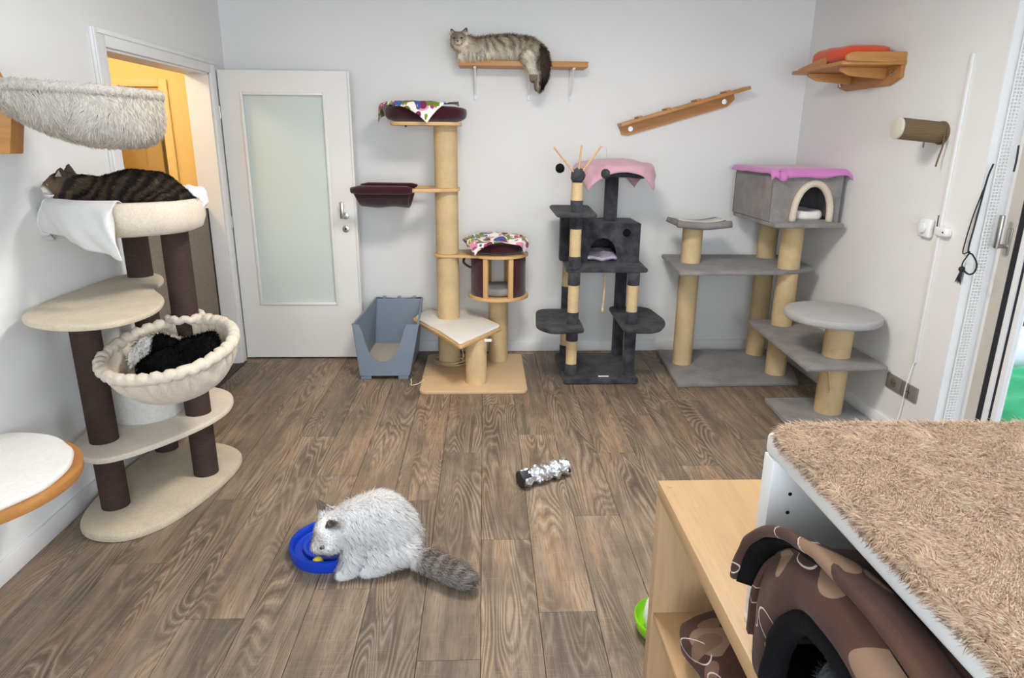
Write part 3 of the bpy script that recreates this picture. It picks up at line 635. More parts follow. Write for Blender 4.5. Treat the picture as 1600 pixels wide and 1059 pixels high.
rp += [(-.16, 4.49, .08), (-.15, 4.47, .13), (-.165, 4.46, .2), (-.15, 4.475, .12), (-.155, 4.46, .06)]
mk('sisal_rope', tube(smoothpath(rp, 2), .0035, 6), SISAL, None, 180, 'loose coil of thin sisal rope round the foot of the tall post', 'rope')
mk('string', tube(smoothpath([(-.40, 4.22, .026), (-.44, 4.17, .01), (-.485, 4.16, .005), (-.487, 4.20, .004), (-.49, 4.215, .03)]), .0035, 6), plain('white_cord', S(214, 200, 180), .8), None, 180, 'short pale string lying between litter box and tan base board', 'string')
# ---- dark anthracite cat tree
dt = thing('cat_tree', 'anthracite plush cat tree with square house and short sisal posts', 'cat tree', (.78, 4.45, 0))
mk('base_board', prism(rounded([(.528, 4.16), (1.03, 4.16), (1.03, 4.74), (.528, 4.74)], .02), 0, .042, .012), DARK, dt)
mk('label_tag', box(.765, .835, 4.20, 4.215, .042, .046), WPL, dt, label='small white label on the dark base')
FLx, FLy, pr2 = .582, 4.245, .037
def banded(x, y, spec):
    for z0, z1, m_ in spec:
        mk('sisal_sleeve' if m_ is SISAL else 'plush_sleeve', cyl((x, y, z0), (x, y, z1), pr2+(0 if m_ is SISAL else .003), seg=24, b=0 if m_ is SISAL else .003), m_, dt)
banded(FLx, FLy, [(.042, .125, DARK), (.125, .285, SISAL), (.285, .375, DARK), (.395, .482, DARK), (.482, .662, SISAL), (.662, .745, DARK), (.770, .850, DARK), (.850, 1.024, SISAL), (1.024, 1.105, DARK), (1.13, 1.203, DARK), (1.203, 1.312, SISAL)])
mk('pole_cap', wobble(ball((FLx, FLy, 1.352), (.046, .046, .05), 18, 12), .006, 50), DARK, dt, 180)
banded(.972, 4.245, [(.042, .375, DARK), (.395, .486, DARK), (.486, .662, SISAL), (.662, .745, DARK)])
banded(.595, 4.69, [(.042, .12, DARK), (.12, .30, SISAL), (.30, .41, DARK), (.41, .56, DARK), (.56, .745, SISAL)])
mk('plush_post', box(.945, 1.02, 4.65, 4.725, .042, .745, .01), DARK, dt)
mk('low_platform', prism(rounded([(.37, 4.66), (.335, 4.20), (.42, 4.07), (.645, 4.10), (.65, 4.30), (.635, 4.66)], [.1, .12, .1, .04, .04, .04]), .372, .402, .012), DARK, dt)
mk('low_platform', prism(rounded([(.908, 4.74), (.90, 4.16), (.925, 4.09), (1.12, 4.08), (1.235, 4.30), (1.20, 4.72)], [.06, .06, .05, .1, .12, .1]), .372, .402, .012), DARK, dt)
mk('house_platform', prism(rounded([(.55, 4.76), (.525, 4.22), (1.062, 4.22), (1.085, 4.76)], .03), .745, .772, .012), DARK, dt)
hx0, hx1, hy0, hy1, hz0, hz1 = .585, 1.045, 4.44, 4.77, .772, 1.035
def arch_panel(x0, x1, z0, z1, cx, a, b, zb_, y, holes=()):
    """front panel with an arched doorway"""
    bm = bmesh.new(); n = 20
    arc = [(cx+a*math.cos(t), zb_+b*abs(math.sin(t))**.85) for t in np.linspace(math.pi, 0, n+1)]
    outer = [(x0, zb_)]+[(x0, z1), (x1, z1), (x1, zb_)]
    V, F = [], []
    # radial strips between arch and outer rectangle
    for (ax_, az_) in arc:
        dx, dz = ax_-cx, az_-zb_; L = math.hypot(dx, dz)+1e-9; dx, dz = dx/L, dz/L
        t = 1e9
        if dx > 1e-6: t = min(t, (x1-cx)/dx)
        if dx < -1e-6: t = min(t, (x0-cx)/dx)
        if dz > 1e-6: t = min(t, (z1-zb_)/dz)
        V += [(ax_, y, az_), (cx+dx*t, y, zb_+dz*t)]
    for i in range(n): F.append((2*i, 2*i+2, 2*i+3, 2*i+1))
    # corner fills
    for (X, Z) in ((x0, z1), (x1, z1)):
        best = None
        for i in range(n):
            p, q = V[2*i+1], V[2*i+3]
            if abs(p[0]-q[0]) > 1e-6 and abs(p[2]-q[2]) > 1e-6 and (abs(p[0]-X) < 1e-6 or abs(q[0]-X) < 1e-6): best = i
        if best is not None: V.append((X, y, Z)); F.append((2*best+1, 2*best+3, len(V)-1))
    k = len(V); V += [(x0, y, z0), (x1, y, z0), (x1, y, zb_), (x0, y, zb_)]; F.append((k, k+1, k+2, k+3)); bm.free()
    return np.array(V, float), F
hs = mk('house_front', arch_panel(hx0, hx1, hz0, hz1, .795, .1, .155, .785, hy0), DARK, dt, 0); solid(hs, .02, -1)
mk('house_body', join(box(hx0, hx0+.016, hy0+.016, hy1, hz0, hz1, .004), box(hx1-.016, hx1, hy0+.016, hy1, hz0, hz1, .004), box(hx0, hx1, hy1-.016, hy1, hz0, hz1, .004), box(hx0, hx1, hy0, hy1, hz1-.016, hz1+.004, .008)), DARK, dt)
mk('peep_hole', cyl((.952, hy0-.003, .975), (.952, hy0+.004, .975), .027, seg=24), BLACKF, dt)
mk('top_plate', prism(rounded([(.455, 4.74), (.445, 4.13), (.70, 4.13), (.735, 4.74)], .04), 1.105, 1.13, .012), DARK, dt)
mk('plush_post', box(.515, .60, 4.50, 4.585, .772, 1.105, .01), DARK, dt)
mk('plush_post', box(.822, .905, 4.56, 4.64, 1.039, 1.335, .01), DARK, dt)
mk('perch', join(prism(rounded([(.66, 4.42), (1.06, 4.42), (1.06, 4.72), (.66, 4.72)], .08), 1.335, 1.358, .01), tube(smoothpath([(.69, 4.43, 1.365), (.85, 4.415, 1.375), (1.03, 4.43, 1.36), (1.06, 4.58, 1.365), (1.02, 4.71, 1.365), (.85, 4.72, 1.37), (.69, 4.70, 1.365), (.66, 4.57, 1.365)])+[(.69, 4.43, 1.365)], .033, 12)), DARK, dt, 180)
for q in ((.425, 4.20, 1.522), (.595, 4.215, 1.535), (.712, 4.20, 1.53)): mk('stick', cyl((FLx+(q[0]-FLx)*.1, FLy-.01, 1.36), q, .006, seg=10), BEECHV, dt)
for q, s0 in (((.462, 4.17, 1.40), (.44, 4.2, 1.50)), ((.742, 4.17, 1.37), (.712, 4.2, 1.53))):
    b_ = mk('pompom', wobble(ball(q, .028, 18, 12), .003, 90), BLACKF if q[0] < .6 else DARK, dt, 180); mk('string', tube([q, (q[0], q[1], s0[2]-.01), s0], .0012, 5), ROSE, b_)
hr = mk('hanging_rope', tube(smoothpath([(.80, 4.35, .745), (.803, 4.352, .6), (.797, 4.35, .47)]), .007, 8), SISAL, dt, label='sisal rope hanging under the house'); mk('rope_knot', ball((.797, 4.35, .465), (.012, .012, .018), 10, 8), SISAL, hr, 180)
solid(mk('patterned_blanket', wobble(grid(lambda u, v: (.692+.206*u, hy0+.002+.24*v, .80+.006*math.sin(9*u+3*v)+.035*v), 16, 16), .006, 40), plain('lilac_print', S(190, 176, 196), .9, 0, .2, .35, 30), None, 180, 'pale lilac patterned blanket inside the dark square house', 'blanket'), .02)
solid(mk('rose_towel', draped(.865, 4.575, .30, .26, .1, .235, .20, 1.412, .016, 12, flare=.3, dome=.035), ROSE, None, 180, 'dusty rose towel draped over the top perch of the dark cat tree', 'towel'), .005, 1)
# ---- grey cat tree with house on the right
gt = thing('cat_tree', 'grey plush cat tree with large house and thick sisal posts in the corner', 'cat tree', (1.75, 4.2, 0))
mk('base_board', prism(rounded([(1.275, 4.10), (2.10, 4.12), (2.19, 4.42), (2.19, 4.84), (1.325, 4.84)], .01), 0, .03, .008), GREY, gt)
mk('base_board', prism(rounded([(1.72, 3.28), (2.235, 3.28), (2.235, 3.84), (1.755, 3.84)], .01), 0, .03, .008), GREY, gt)
def gp(x, y, z0, z1, r=.068): return mk('sisal_post', cyl((x, y, z0), (x, y, z1), r, seg=36), SISAL, gt)
gp(1.425, 4.53, .03, .736); gp(1.425, 4.53, .764, 1.005)
gp(2.045, 4.74, .03, .736, .066); gp(2.045, 4.74, .764, 1.055, .066)
gp(2.015, 4.30, .03, .350); gp(2.015, 4.30, .378, .736); gp(2.015, 4.30, .764, 1.055, .07)
gp(2.045, 3.62, .03, .350, .077); gp(2.045, 3.62, .378, .585, .077)
mk('middle_shelf', prism(rounded([(1.31, 4.86), (1.25, 4.17), (1.95, 4.20), (2.20, 4.30), (2.235, 4.60), (2.235, 4.86)], .015), .736, .764, .009), GREY, gt)
mk('low_shelf', prism(rounded([(1.832, 4.43), (1.775, 3.41), (2.24, 3.41), (2.24, 4.45)], .015), .350, .378, .009), GREY, gt)
mk('round_top', prism(oval(2.01, 3.66, .262, .275, 56), .585, .632, .018, 3), GREYL, gt)
mk('loose_sisal', tube(smoothpath([(1.975, 3.55, .32), (1.985, 3.538, .25), (1.995, 3.535, .2), (1.985, 3.53, .18)]), .004, 6), SISAL, gt)
# small curved perch on post A
def perch(u, v): x = 1.28+.345*u; y = 4.38+.30*v; return (x, y, 1.02+.022*(2*u-1)**2)
solid(mk('perch', grid(perch, 20, 8), GREY, gt, 180), .034)
solid(mk('perch_pad', grid(lambda u, v: (1.30+.305*u, 4.44+.12*v, 1.043+.02*(2*u-1)**2), 16, 6), plush('white_pad', S(222, 216, 206), .9), gt, 180, label='off-white strip across the perch'), .008)
mk('perch_roll', tube([(1.275, 4.385, 1.042), (1.36, 4.385, 1.033), (1.45, 4.385, 1.028), (1.55, 4.385, 1.033), (1.635, 4.385, 1.042)], .024, 12), GREY, gt, 180)
# house
gx0_, gx1_, gy0_, gy1_, gz0_, gz1_ = 1.785, 2.222, 4.15, 4.80, 1.085, 1.395
solid(mk('house_front', arch_panel(gx0_, gx1_, gz0_, gz1_, 2.045, .105, .20, 1.10, gy0_), GREY, gt, 0), .016, -1)
mk('house_body', join(box(gx0_, gx0_+.014, gy0_+.01, gy1_, gz0_, gz1_, .003), box(gx1_-.014, gx1_, gy0_+.01, gy1_, gz0_, gz1_, .003), box(gx0_, gx1_, gy1_-.014, gy1_, gz0_, gz1_, .003), box(gx0_, gx1_, gy0_, gy1_, gz1_-.012, gz1_+.002, .003)), GREY, gt)
mk('house_floor', box(gx0_+.005, gx1_+.01, gy0_-.075, gy1_, 1.055, 1.085, .01), GREY, gt)
def arc3(cx, a, b, zb_, y, n=24): return [(cx+a*math.cos(t), y, zb_+b*abs(math.sin(t))**.85) for t in np.linspace(math.pi, 0, n)]
mk('door_trim', wobble(tube([(1.928, gy0_-.004, 1.088)]+arc3(2.045, .117, .212, 1.11, gy0_-.004)+[(2.162, gy0_-.004, 1.088)], .021, 10, flat=1.0), .002, 60), CREAM, gt, 180, label='cream trim round the house doorway')
mk('cushion', wobble(pillow(2.045, 4.33, .115, .19, 1.087, 1.165, dish=.03), .004, 40), SHEEP, None, 180, 'off-white cushion inside the grey corner house', 'cushion')
mk('grey_blanket', wobble(pillow(1.99, 4.46, .1, .13, 1.165, 1.20), .012, 16), plain('grey_blue_fleece', S(110, 116, 130), .95), None, 180, 'grey-blue blanket rumpled on the cushion in the corner house', 'blanket')
pkc = draped(2.0, 4.475, .245, .365, .03, .219, .325, 1.404, .006, 21, flare=.18, dome=.004)
def pinkfn(u, v):
    x = 1.755+.50*u; y = 4.115+.70*v; q = np.array([[x, y, .3]]); nz = vnoise(q, 9, 5)[0]-.5; z = 1.403+.006*nz
    ed = max(0, (gy0_-.008-y))/.03; el = max(0, gx0_-.008-x)/.03; er = max(0, x-gx1_-.006)/.03
    drop = .045*min(1, ed)*(1+1.2*nz)+.035*min(1, el)+.03*min(1, er)
    x += .01*er; y = max(y, gy0_-.026+.006*nz); x = max(x, gx0_-.024+.006*nz)
    if abs(u-.14) < .09 and v < .06: drop += .022*(1-abs(u-.14)/.09); y -= .012*math.sin((u-.14)/.09*6)
    return (x, y, z-drop)
solid(mk('pink_fleece', grid(pinkfn, 60, 60), PINK, None, 180, 'bright pink fleece blanket lying on the roof of the grey corner house', 'blanket'), .007, 1)
# ================================================================== on the walls
# ---- long cat shelf on the back wall
ws = thing('wall_shelf', 'long beech wall shelf on white brackets high on the back wall', 'shelf', (.265, 4.83, 1.83))
mk('shelf_board', box(-.165, .69, 4.715, 4.915, 2.028, 2.062, .003), ALDER, ws)
for x in (-.06, .31, .60):
    b_ = mk('bracket', join(box(x-.009, x+.009, 4.914, 4.926, 1.825, 2.028, .002), box(x-.009, x+.009, 4.74, 4.926, 2.016, 2.028, .002)), TRIM, ws)
    mk('brace', tube([(x, 4.918, 1.86), (x, 4.85, 1.93), (x, 4.77, 2.02)], .006, 8), TRIM, b_)
# ---- climbing ramp
a_ = math.atan2(.252, .872); rampL = .905
rm = thing('wall_ramp', 'slanting wooden climbing ramp with cleats on the back wall', 'ramp', (1.37, 4.88, 1.6))
Mr = Matrix.Translation((.948, 0, 1.672)) @ Matrix.Rotation(-a_, 4, 'Y')
def rbox(x0, x1, y0, y1, z0, z1, b=.002): return xf(box(x0, x1, y0, y1, z0, z1, b), Mr)
mk('tread', rbox(-.005, rampL, 4.775, 4.922, -.014, .008), ALDER, rm)
bp = [(0, -.014), (.83, -.014), (.83, -.055), (.77, -.088), (.05, -.088), (.008, -.074)]
V = [(x, y, z) for y in (4.905, 4.925) for x, z in bp]; nn_ = len(bp)
mk('back_board', xf((np.array(V), [list(range(nn_))[::-1], list(range(nn_, 2*nn_))]+[(i, (i+1) % nn_, nn_+(i+1) % nn_, nn_+i) for i in range(nn_)]), Mr), ALDER, rm, 20)
for x in (.12, .32, .53, .74): mk('cleat', rbox(x, x+.028, 4.78, 4.915, .008, .02), ALDER, rm)
for x in (.075, .755):
    q = Mr @ Vector((x, 4.905, -.05)); mk('bolt', join(cyl(q, q+Vector((0, -.004, 0)), .017, seg=20), cyl(q, q+Vector((0, -.009, 0)), .008, seg=6)), CHROME, rm)
# ---- tray shelf on the right wall with orange cushion
rs = thing('wall_shelf', 'alder tray shelf with notched rim high on the right wall', 'shelf', (2.1, 4.08, 1.9))
zt_ = 1.968
mk('tray_board', prism([(1.925, 3.79), (2.262, 3.755), (2.262, 4.46), (1.925, 4.40)], zt_, zt_+.02, .002), ALDERY, rs)
mk('front_lip', bev(prism(rounded([(4.03, zt_-.012), (4.39, zt_-.012), (4.39, zt_+.005), (4.37, zt_+.03), (4.03, zt_+.062)], .012, 4), 0, .02), .002) if 0 else xf(prism(rounded([(4.02, zt_+.018), (4.345, zt_+.018), (4.345, zt_+.03), (4.02, zt_+.062)], .010, 4), 1.938, 1.956, .002), Matrix(((0, 0, 1, 0), (1, 0, 0, 0), (0, 1, 0, 0), (0, 0, 0, 1)))), ALDERY, rs)
mk('side_lip', xf(prism(rounded([(1.935, zt_+.016), (2.262, zt_+.012), (2.262, zt_+.066), (1.965, zt_+.062), (1.935, zt_+.048)], .012, 4), -3.782, -3.762, .002), Matrix(((1, 0, 0, 0), (0, 0, -1, 0), (0, 1, 0, 0), (0, 0, 0, 1)))), ALDER, rs)
mk('back_board', xf(prism([(3.765, zt_+.06), (3.765, 1.905), (3.87, 1.872), (4.33, 1.872), (4.43, 1.90), (4.43, zt_+.06)], 2.242, 2.262, .002), Matrix(((0, 0, 1, 0), (1, 0, 0, 0), (0, 1, 0, 0), (0, 0, 0, 1)))), ALDERY, rs)
for y in (3.90, 4.27):
    mk('bracket', xf(prism(rounded([(1.97, zt_-.001), (2.242, zt_-.001), (2.242, zt_-.062), (2.03, zt_-.045), (1.975, zt_-.02)], .015, 4), -y-.018, -y, .002), Matrix(((1, 0, 0, 0), (0, 0, -1, 0), (0, 1, 0, 0), (0, 0, 0, 1)))), ALDER, rs)
for y, z_ in ((3.845, 1.932), (4.385, 1.915)): mk('bolt', join(cyl((2.242, y, z_), (2.237, y, z_), .018, seg=20), cyl((2.242, y, z_), (2.231, y, z_), .009, seg=6)), CHROME, rs)
mk('orange_cushion', wobble(pillow(2.10, 4.06, .15, .25, 1.988, 2.085, .03, pw=3), .006, 16), ORANGE, None, 180, 'orange fleece cushion lying in the tray shelf on the right wall', 'cushion')
# ---- sisal peg on the right wall
pg = thing('scratching_peg', 'short grey-brown sisal climbing peg sticking out of the right wall', 'peg', (2.15, 3.36, 1.56))
mk('sisal_wrap', xf(cyl((0, 0, .012), (0, 0, .228), .051, seg=28), Matrix.Translation((2.264, 3.362, 1.615)) @ Matrix.Rotation(R(-85), 4, 'Y')), SISALG, pg)
mk('end_cap', xf(cyl((0, 0, .226), (0, 0, .242), .053, seg=28, b=.006), Matrix.Translation((2.264, 3.362, 1.615)) @ Matrix.Rotation(R(-85), 4, 'Y')), plush('pale_end', S(206, 198, 184), .9), pg)
mk('mount', cyl((2.264, 3.362, 1.615), (2.250, 3.362, 1.614), .056, seg=24), SISALG, pg)
for k, pth in enumerate(([(2.245, 3.315, 1.60), (2.24, 3.308, 1.55), (2.235, 3.315, 1.50), (2.225, 3.31, 1.455)], [(2.248, 3.32, 1.62), (2.235, 3.30, 1.59), (2.238, 3.30, 1.56)], [(2.15, 3.32, 1.57), (2.148, 3.315, 1.545)])):
    mk('frayed_rope', tube(smoothpath(pth), .004, 6), SISALG, pg)
# ---- cable duct, thermostat, sensor, sockets, dark cord
cd_ = thing('cable_duct', 'slim white cable duct running down the right wall', 'cable duct', (XR, 3.238, .46))
mk('channel', box(XR-.012, XR, 3.228, 3.248, .46, 1.965, .003), WALL, cd_)
mk('cable', tube(smoothpath([(XR-.006, 3.238, .47), (XR-.014, 3.245, .40), (XR-.016, 3.255, .32), (XR-.01, 3.27, .2), (XR-.018, 3.275, .09)]), .003, 6), WPL, cd_)
th = thing('thermostat', 'square white room thermostat with round dial on the right wall', 'thermostat', (XR, 3.33, 1.1))
mk('housing', box(XR-.03, XR, 3.285, 3.375, 1.105, 1.20, .012, 3), WPL, th); mk('dial', cyl((XR-.03, 3.33, 1.155), (XR-.045, 3.33, 1.155), .026, b=.003), WPL, th)
sn = thing('wall_sensor', 'small white wireless sensor with black aerial beside the thermostat', 'sensor', (XR, 3.20, 1.13))
mk('housing', wobble(xf(pillow(0, 0, .05, .02, -.024, .024, pw=4), Matrix.Translation((XR-.016, 3.20, 1.15)) @ Matrix.Rotation(R(90), 4, 'Z')), .0, 1), WPL, sn, 180)
mk('aerial', join(tube([(XR-.02, 3.245, 1.17), (XR-.02, 3.246, 1.225)], .0025, 6), tube([(XR-.02, 3.245, 1.172), (XR-.02, 3.225, 1.170)], .0035, 6)), BLACKP, sn)
mk('lens', cyl((XR-.036, 3.17, 1.15), (XR-.039, 3.17, 1.15), .004, seg=10), BLACKP, sn)
for yc, lab in ((3.372, 'grey power socket nearest the corner on the right wall'), (3.235, 'grey double-slot socket behind the white cable on the right wall')):
    so = thing('power_socket', lab, 'socket', (XR, yc, .26), 'sockets low on the right wall')
    mk('plate', box(XR-.012, XR, yc-.066, yc+.066, .255, .338, .004), ALU, so)
    if yc > 3.3: mk('socket_well', cyl((XR-.0125, yc, .297), (XR-.0135, yc, .297), .026, seg=28), plain('socket_grey', S(104, 98, 92), .5), so)
    else: mk('centre_line', box(XR-.0135, XR-.012, yc-.002, yc+.002, .262, .332), BLACKP, so)
    for d_ in (-.01, .01): mk('contact_hole', cyl((XR-.0136, yc+d_, .297), (XR-.0145, yc+d_, .297), .004, seg=10), BLACKP, so)
bc = thing('black_cord', 'knotted black cord with a feathery tassel hanging by the window reveal', 'cord', (2.25, 3.0, .92))
mk('cord', tube(smoothpath([(2.262, 2.975, 1.48), (2.256, 2.985, 1.42), (2.255, 2.995, 1.30), (2.252, 3.0, 1.2), (2.25, 3.005, 1.09), (2.245, 2.965, 1.075), (2.243, 2.925, 1.04), (2.243, 2.93, 1.0), (2.244, 2.965, .985), (2.25, 3.02, 1.0)], 6), .004, 6), BLACKP, bc)
mk('cord', tube(smoothpath([(2.255, 2.99, 1.38), (2.252, 3.02, 1.25), (2.25, 3.035, 1.13), (2.25, 3.035, 1.07), (2.248, 2.99, 1.085), (2.247, 3.02, 1.03), (2.25, 3.022, 1.0)], 6), .003, 6), BLACKP, bc)
mk('knot', ball((2.25, 3.022, .998), .014, 10, 8), BLACKP, bc, 180)
for k in range(7): mk('tassel_strand', tube([(2.25, 3.022, .995), (2.246+.002*k, 3.03+.006*(k-3), .96), (2.244+.003*k, 3.035+.011*(k-3), .925+.003*(k % 3))], [.004, .003, .001], 5), BLACKP, bc)
mk('cord', tube(smoothpath([(2.30, 2.90, 1.56), (2.30, 2.895, 1.50), (2.295, 2.89, 1.45)]), .004, 6), BLACKP, bc)
# ================================================================== left side
# ---- round shelf by the left wall
def dshape(cx, cy, r, xw, n=40):
    t0 = math.acos(max(-1, min(1, (xw-cx)/r))); return [(cx+r*math.cos(t), cy+r*math.sin(t)) for t in np.linspace(-t0, t0, n)]
sh = thing('wall_shelf', 'rounded alder wall shelf low on the left wall', 'shelf', (-1.6, 1.97, .47))
mk('shelf_board', prism(dshape(-1.68, 1.97, .345, XL), .475, .505, .004), ALDERY, sh)
mk('bracket', box(XL, -1.55, 1.93, 2.01, .40, .475, .004), ALDER, sh)
mk('shelf_pad', wobble(prism(dshape(-1.685, 1.97, .325, XL+.006), .506, .53, .01, 3), .006, 12, 5), SHEEP, None, 180, 'white plush pad on the rounded shelf at the left wall', 'pad')
# ---- plush hammock bowl on the left wall
hm = thing('wall_hammock', 'pale grey plush hammock bowl on a wooden wall bracket at the left', 'hammock', (-1.4, 2.44, 1.5))
mk('bracket', bev(xf(prism([(XL, 1.50), (-1.60, 1.50), (-1.57, 1.63), (-1.63, 1.78), (XL, 1.78)], -2.475, -2.405), Matrix(((1, 0, 0, 0), (0, 0, -1, 0), (0, 1, 0, 0), (0, 0, 0, 1)))), .003), ALDER, hm, 30)
mk('bolt', join(cyl((-1.60, 2.44, 1.61), (-1.588, 2.44, 1.61), .015, seg=16)), BLACKP, hm); mk('bolt_cap', cyl((-1.588, 2.44, 1.61), (-1.583, 2.44, 1.61), .009, seg=12), STEEL, hm)
hc = (-1.385, 2.44); hr_ = .262
def hbowl(u, v):
    th = 2*math.pi*u; k = math.sin(v*math.pi/2)**.62; d = 1-math.cos(v*math.pi/2)
    lf = .5-.5*math.cos(th); ex = .5+1.0*lf**1.5; r = hr_*math.sin((1-v)*math.pi/2)**ex; dep = .185*math.sin(v*math.pi/2)**(.9+.25*lf)
    x = hc[0]+r*math.cos(th)+.085*v; y = hc[1]+r*math.sin(th)
    return (x, y, 1.715-dep-.03*(x-hc[0]))
hv = grid(hbowl, 56, 24)
bo = mk('bowl', hv, plush('pale_plush', S(206, 198, 188), .9, 60, .6), hm, 180, label='long-pile plush bowl'); solid(bo, .01, 1)
mk('rim_hem', tube([hbowl(k/56, 0.03) for k in range(56)], .016, 10, closed=True), plush('pale_plush_hem', S(196, 188, 178), .92, 60, .5), hm, 180)
def flipF(vf): return vf[0], [f[::-1] for f in vf[1]]
def outward(vf, c):
    V, T = tri_arrays(vf); n = np.cross(V[T[:, 1]]-V[T[:, 0]], V[T[:, 2]]-V[T[:, 0]]); m = V[T].mean(1)
    return vf if ((m-np.array(c))*n).sum() > 0 else flipF(vf)
hvo = outward(hv, (hc[0], hc[1], 1.7))
fur('pile', hvo, 26000, .022, .0022, hm, FURP, lambda P, N: np.c_[vnoise(P, 14, 2)-.5, vnoise(P, 14, 3)-.5, -.45+.0*P[:, 0]], lambda P, N: np.array(S(236, 229, 219))*(.92+.16*vnoise(P, 40, 4)[:, None]), .3, .18)
hem_ = tube([hbowl(k/56, 0.03) for k in range(56)], .016, 10, closed=True)
fur('hem_pile', hem_, 7000, .014, .002, hm, FURP, lambda P, N: np.c_[vnoise(P, 14, 2)-.5, vnoise(P, 14, 3)-.5, -.6+.0*P[:, 0]], lambda P, N: np.tile(np.array(S(232, 225, 215)), (len(P), 1)), .35, .2)
# ---- cream cat tree
lt_ = thing('cat_tree', 'cream plush cat tree with dark brown sisal posts by the left wall', 'cat tree', (-1.46, 2.82, 0))
def poly_smooth(pts, n=6): return [tuple(p[:2]) for p in smoothclosed(pts, n)]
def smoothclosed(pts, n=6):
    P = [np.array(p, float) for p in pts]; m = len(P); out = []
    for i in range(m):
        a, b, c, d = P[i-1], P[i], P[(i+1) % m], P[(i+2) % m]
        for k in range(n):
            t = k/n; out.append(.5*((2*b)+(-a+c)*t+(2*a-5*b+4*c-d)*t*t+(-a+3*b-3*c+d)*t**3))
    return out
basep = poly_smooth([(-1.70, 2.58), (-1.62, 2.43), (-1.46, 2.39), (-1.33, 2.49), (-1.25, 2.70), (-1.205, 2.95), (-1.23, 3.12), (-1.36, 3.23), (-1.55, 3.26), (-1.69, 3.16), (-1.72, 2.88)])
mk('base_board', prism(basep, 0, .036, .009), CREAMD, lt_)
P1, P2, P3 = (-1.592, 2.625), (-1.322, 2.915), (-1.625, 3.18)
midp = poly_smooth([(-1.715, 2.66), (-1.63, 2.50), (-1.51, 2.45), (-1.38, 2.56), (-1.25, 2.78), (-1.205, 2.98), (-1.26, 3.16), (-1.40, 3.26), (-1.58, 3.27), (-1.70, 3.12)])
def lp(p, z0, z1, r=.055): return mk('sisal_post', cyl((*p, z0), (*p, z1), r, seg=32), SISALB, lt_)
lp(P1, .036, .315); lp(P2, .036, .315); lp(P3, .036, .315)
mk('middle_shelf', prism(midp, .315, .343, .009), CREAM, lt_)
lp(P1, .343, .905); lp(P2, .343, 1.19); lp(P3, .343, .905); lp(P3, .93, 1.19)
mk('upper_shelf', prism(poly_smooth([(-1.685, 2.42), (-1.56, 2.32), (-1.42, 2.295), (-1.305, 2.36), (-1.262, 2.52), (-1.31, 2.72), (-1.44, 2.92), (-1.50, 3.14), (-1.62, 3.27), (-1.73, 3.19), (-1.745, 2.85), (-1.735, 2.6)]), .905, .93, .009), CREAMD, lt_)
mk('barrel', lathe([(.001, .0), (.15, .0), (.158, .01), (.158, .30), (.15, .31), (.001, .31)], (-1.555, 2.92, .343)), plush('off_white_plush', S(222, 216, 208), .92, 60, .5), lt_, 50, label='off-white plush barrel')
bc_ = (-1.455, 2.86)
bedprof = [(.001, .0), (.235, .0), (.262, .012), (.275, .05), (.278, .11), (.268, .128), (.248, .13), (.235, .118), (.228, .06), (.001, .045)]
mk('bed', wobble(lathe(bedprof, (*bc_, 1.188), 64), .003, 12), CREAM, lt_, 180, label='round cream bed on top')
# tilted scoop bowl
TB = Matrix.Translation((-1.283, 2.648, .738)) @ Matrix.Rotation(R(4.5), 4, 'Y').inverted() @ Matrix.Rotation(R(12), 4, 'X')
def scoop(u, v):
    th = 2*math.pi*u; r = .248*math.cos(v*1.45)**.62; z = -.20*math.sin(v*1.45)**1.05; fold = .010*math.sin(th*26+3*math.sin(th*5))*math.sin(min(1, v*2.2)*math.pi)
    p = TB @ Vector(((r+fold)*math.cos(th), (r+fold)*.99*math.sin(th), z)); return tuple(p)
sb_ = mk('scoop_bed', grid(scoop, 160, 20), CREAM, lt_, 180, label='gathered cream plush scoop bed'); solid(sb_, .012, 1)
mk('scoop_rim', wobble(tube([tuple(TB @ Vector((.252*math.cos(t), .25*math.sin(t), .004*math.sin(t*31)))) for t in np.linspace(0, 2*math.pi, 120, endpoint=False)], [.024+.003*math.sin(k*1.9) for k in range(120)], 10, closed=True), .003, 50), CREAM, sb_, 180)
mk('post_collar', tube([(P2[0]+.068*math.cos(t), P2[1]+.068*math.sin(t), .80+.006*math.sin(t*9)) for t in np.linspace(0, 2*math.pi, 40, endpoint=False)], .016, 10, closed=True), CREAM, sb_, 180)
# fur blanket in the scoop
fbk = thing('fur_blanket', 'black and white fur blanket crumpled in the cream scoop bed', 'blanket', (-1.29, 2.62, .56))
def fbl(u, v):
    th = 2*math.pi*u; r = .185*math.sin((1-v)*math.pi/2)**.8; z = -.075+.075*math.sin(v*1.57)+.03*math.sin(3*th+1)*math.sin(v*3.1)
    z += .06*math.exp(-((th-.7)/.45)**2)*(1-v)+.045*math.exp(-((th-2.9)/.5)**2)*(1-v)+.02*math.cos(th*2+.6)*(1-v)
    return tuple(TB @ Vector((r*math.cos(th)+.01, r*.86*math.sin(th)+.01, z)))
fv = wobble(grid(fbl, 60, 24), .008, 22); fv = outward(fv, tuple(TB @ Vector((0, 0, -.2))))
rel = (np.array(TB.inverted()) @ np.c_[fv[0], np.ones(len(fv[0]))].T).T
def fbcol(P):
    q = (np.array(TB.inverted()) @ np.c_[P, np.ones(len(P))].T).T; w_ = (vnoise(P, 22, 8)-.5)*.07
    white = ((q[:, 0] < -.105+w_) | ((q[:, 1] > .105+w_) & (q[:, 0] < .1)) | (q[:, 1] > .135+w_))
    return np.where(white[:, None], np.array(S(226, 222, 216)), np.array(S(16, 16, 18)))
mk('hide', fv, CATSKIN, fbk, 180, cols=fbcol(fv[0]))
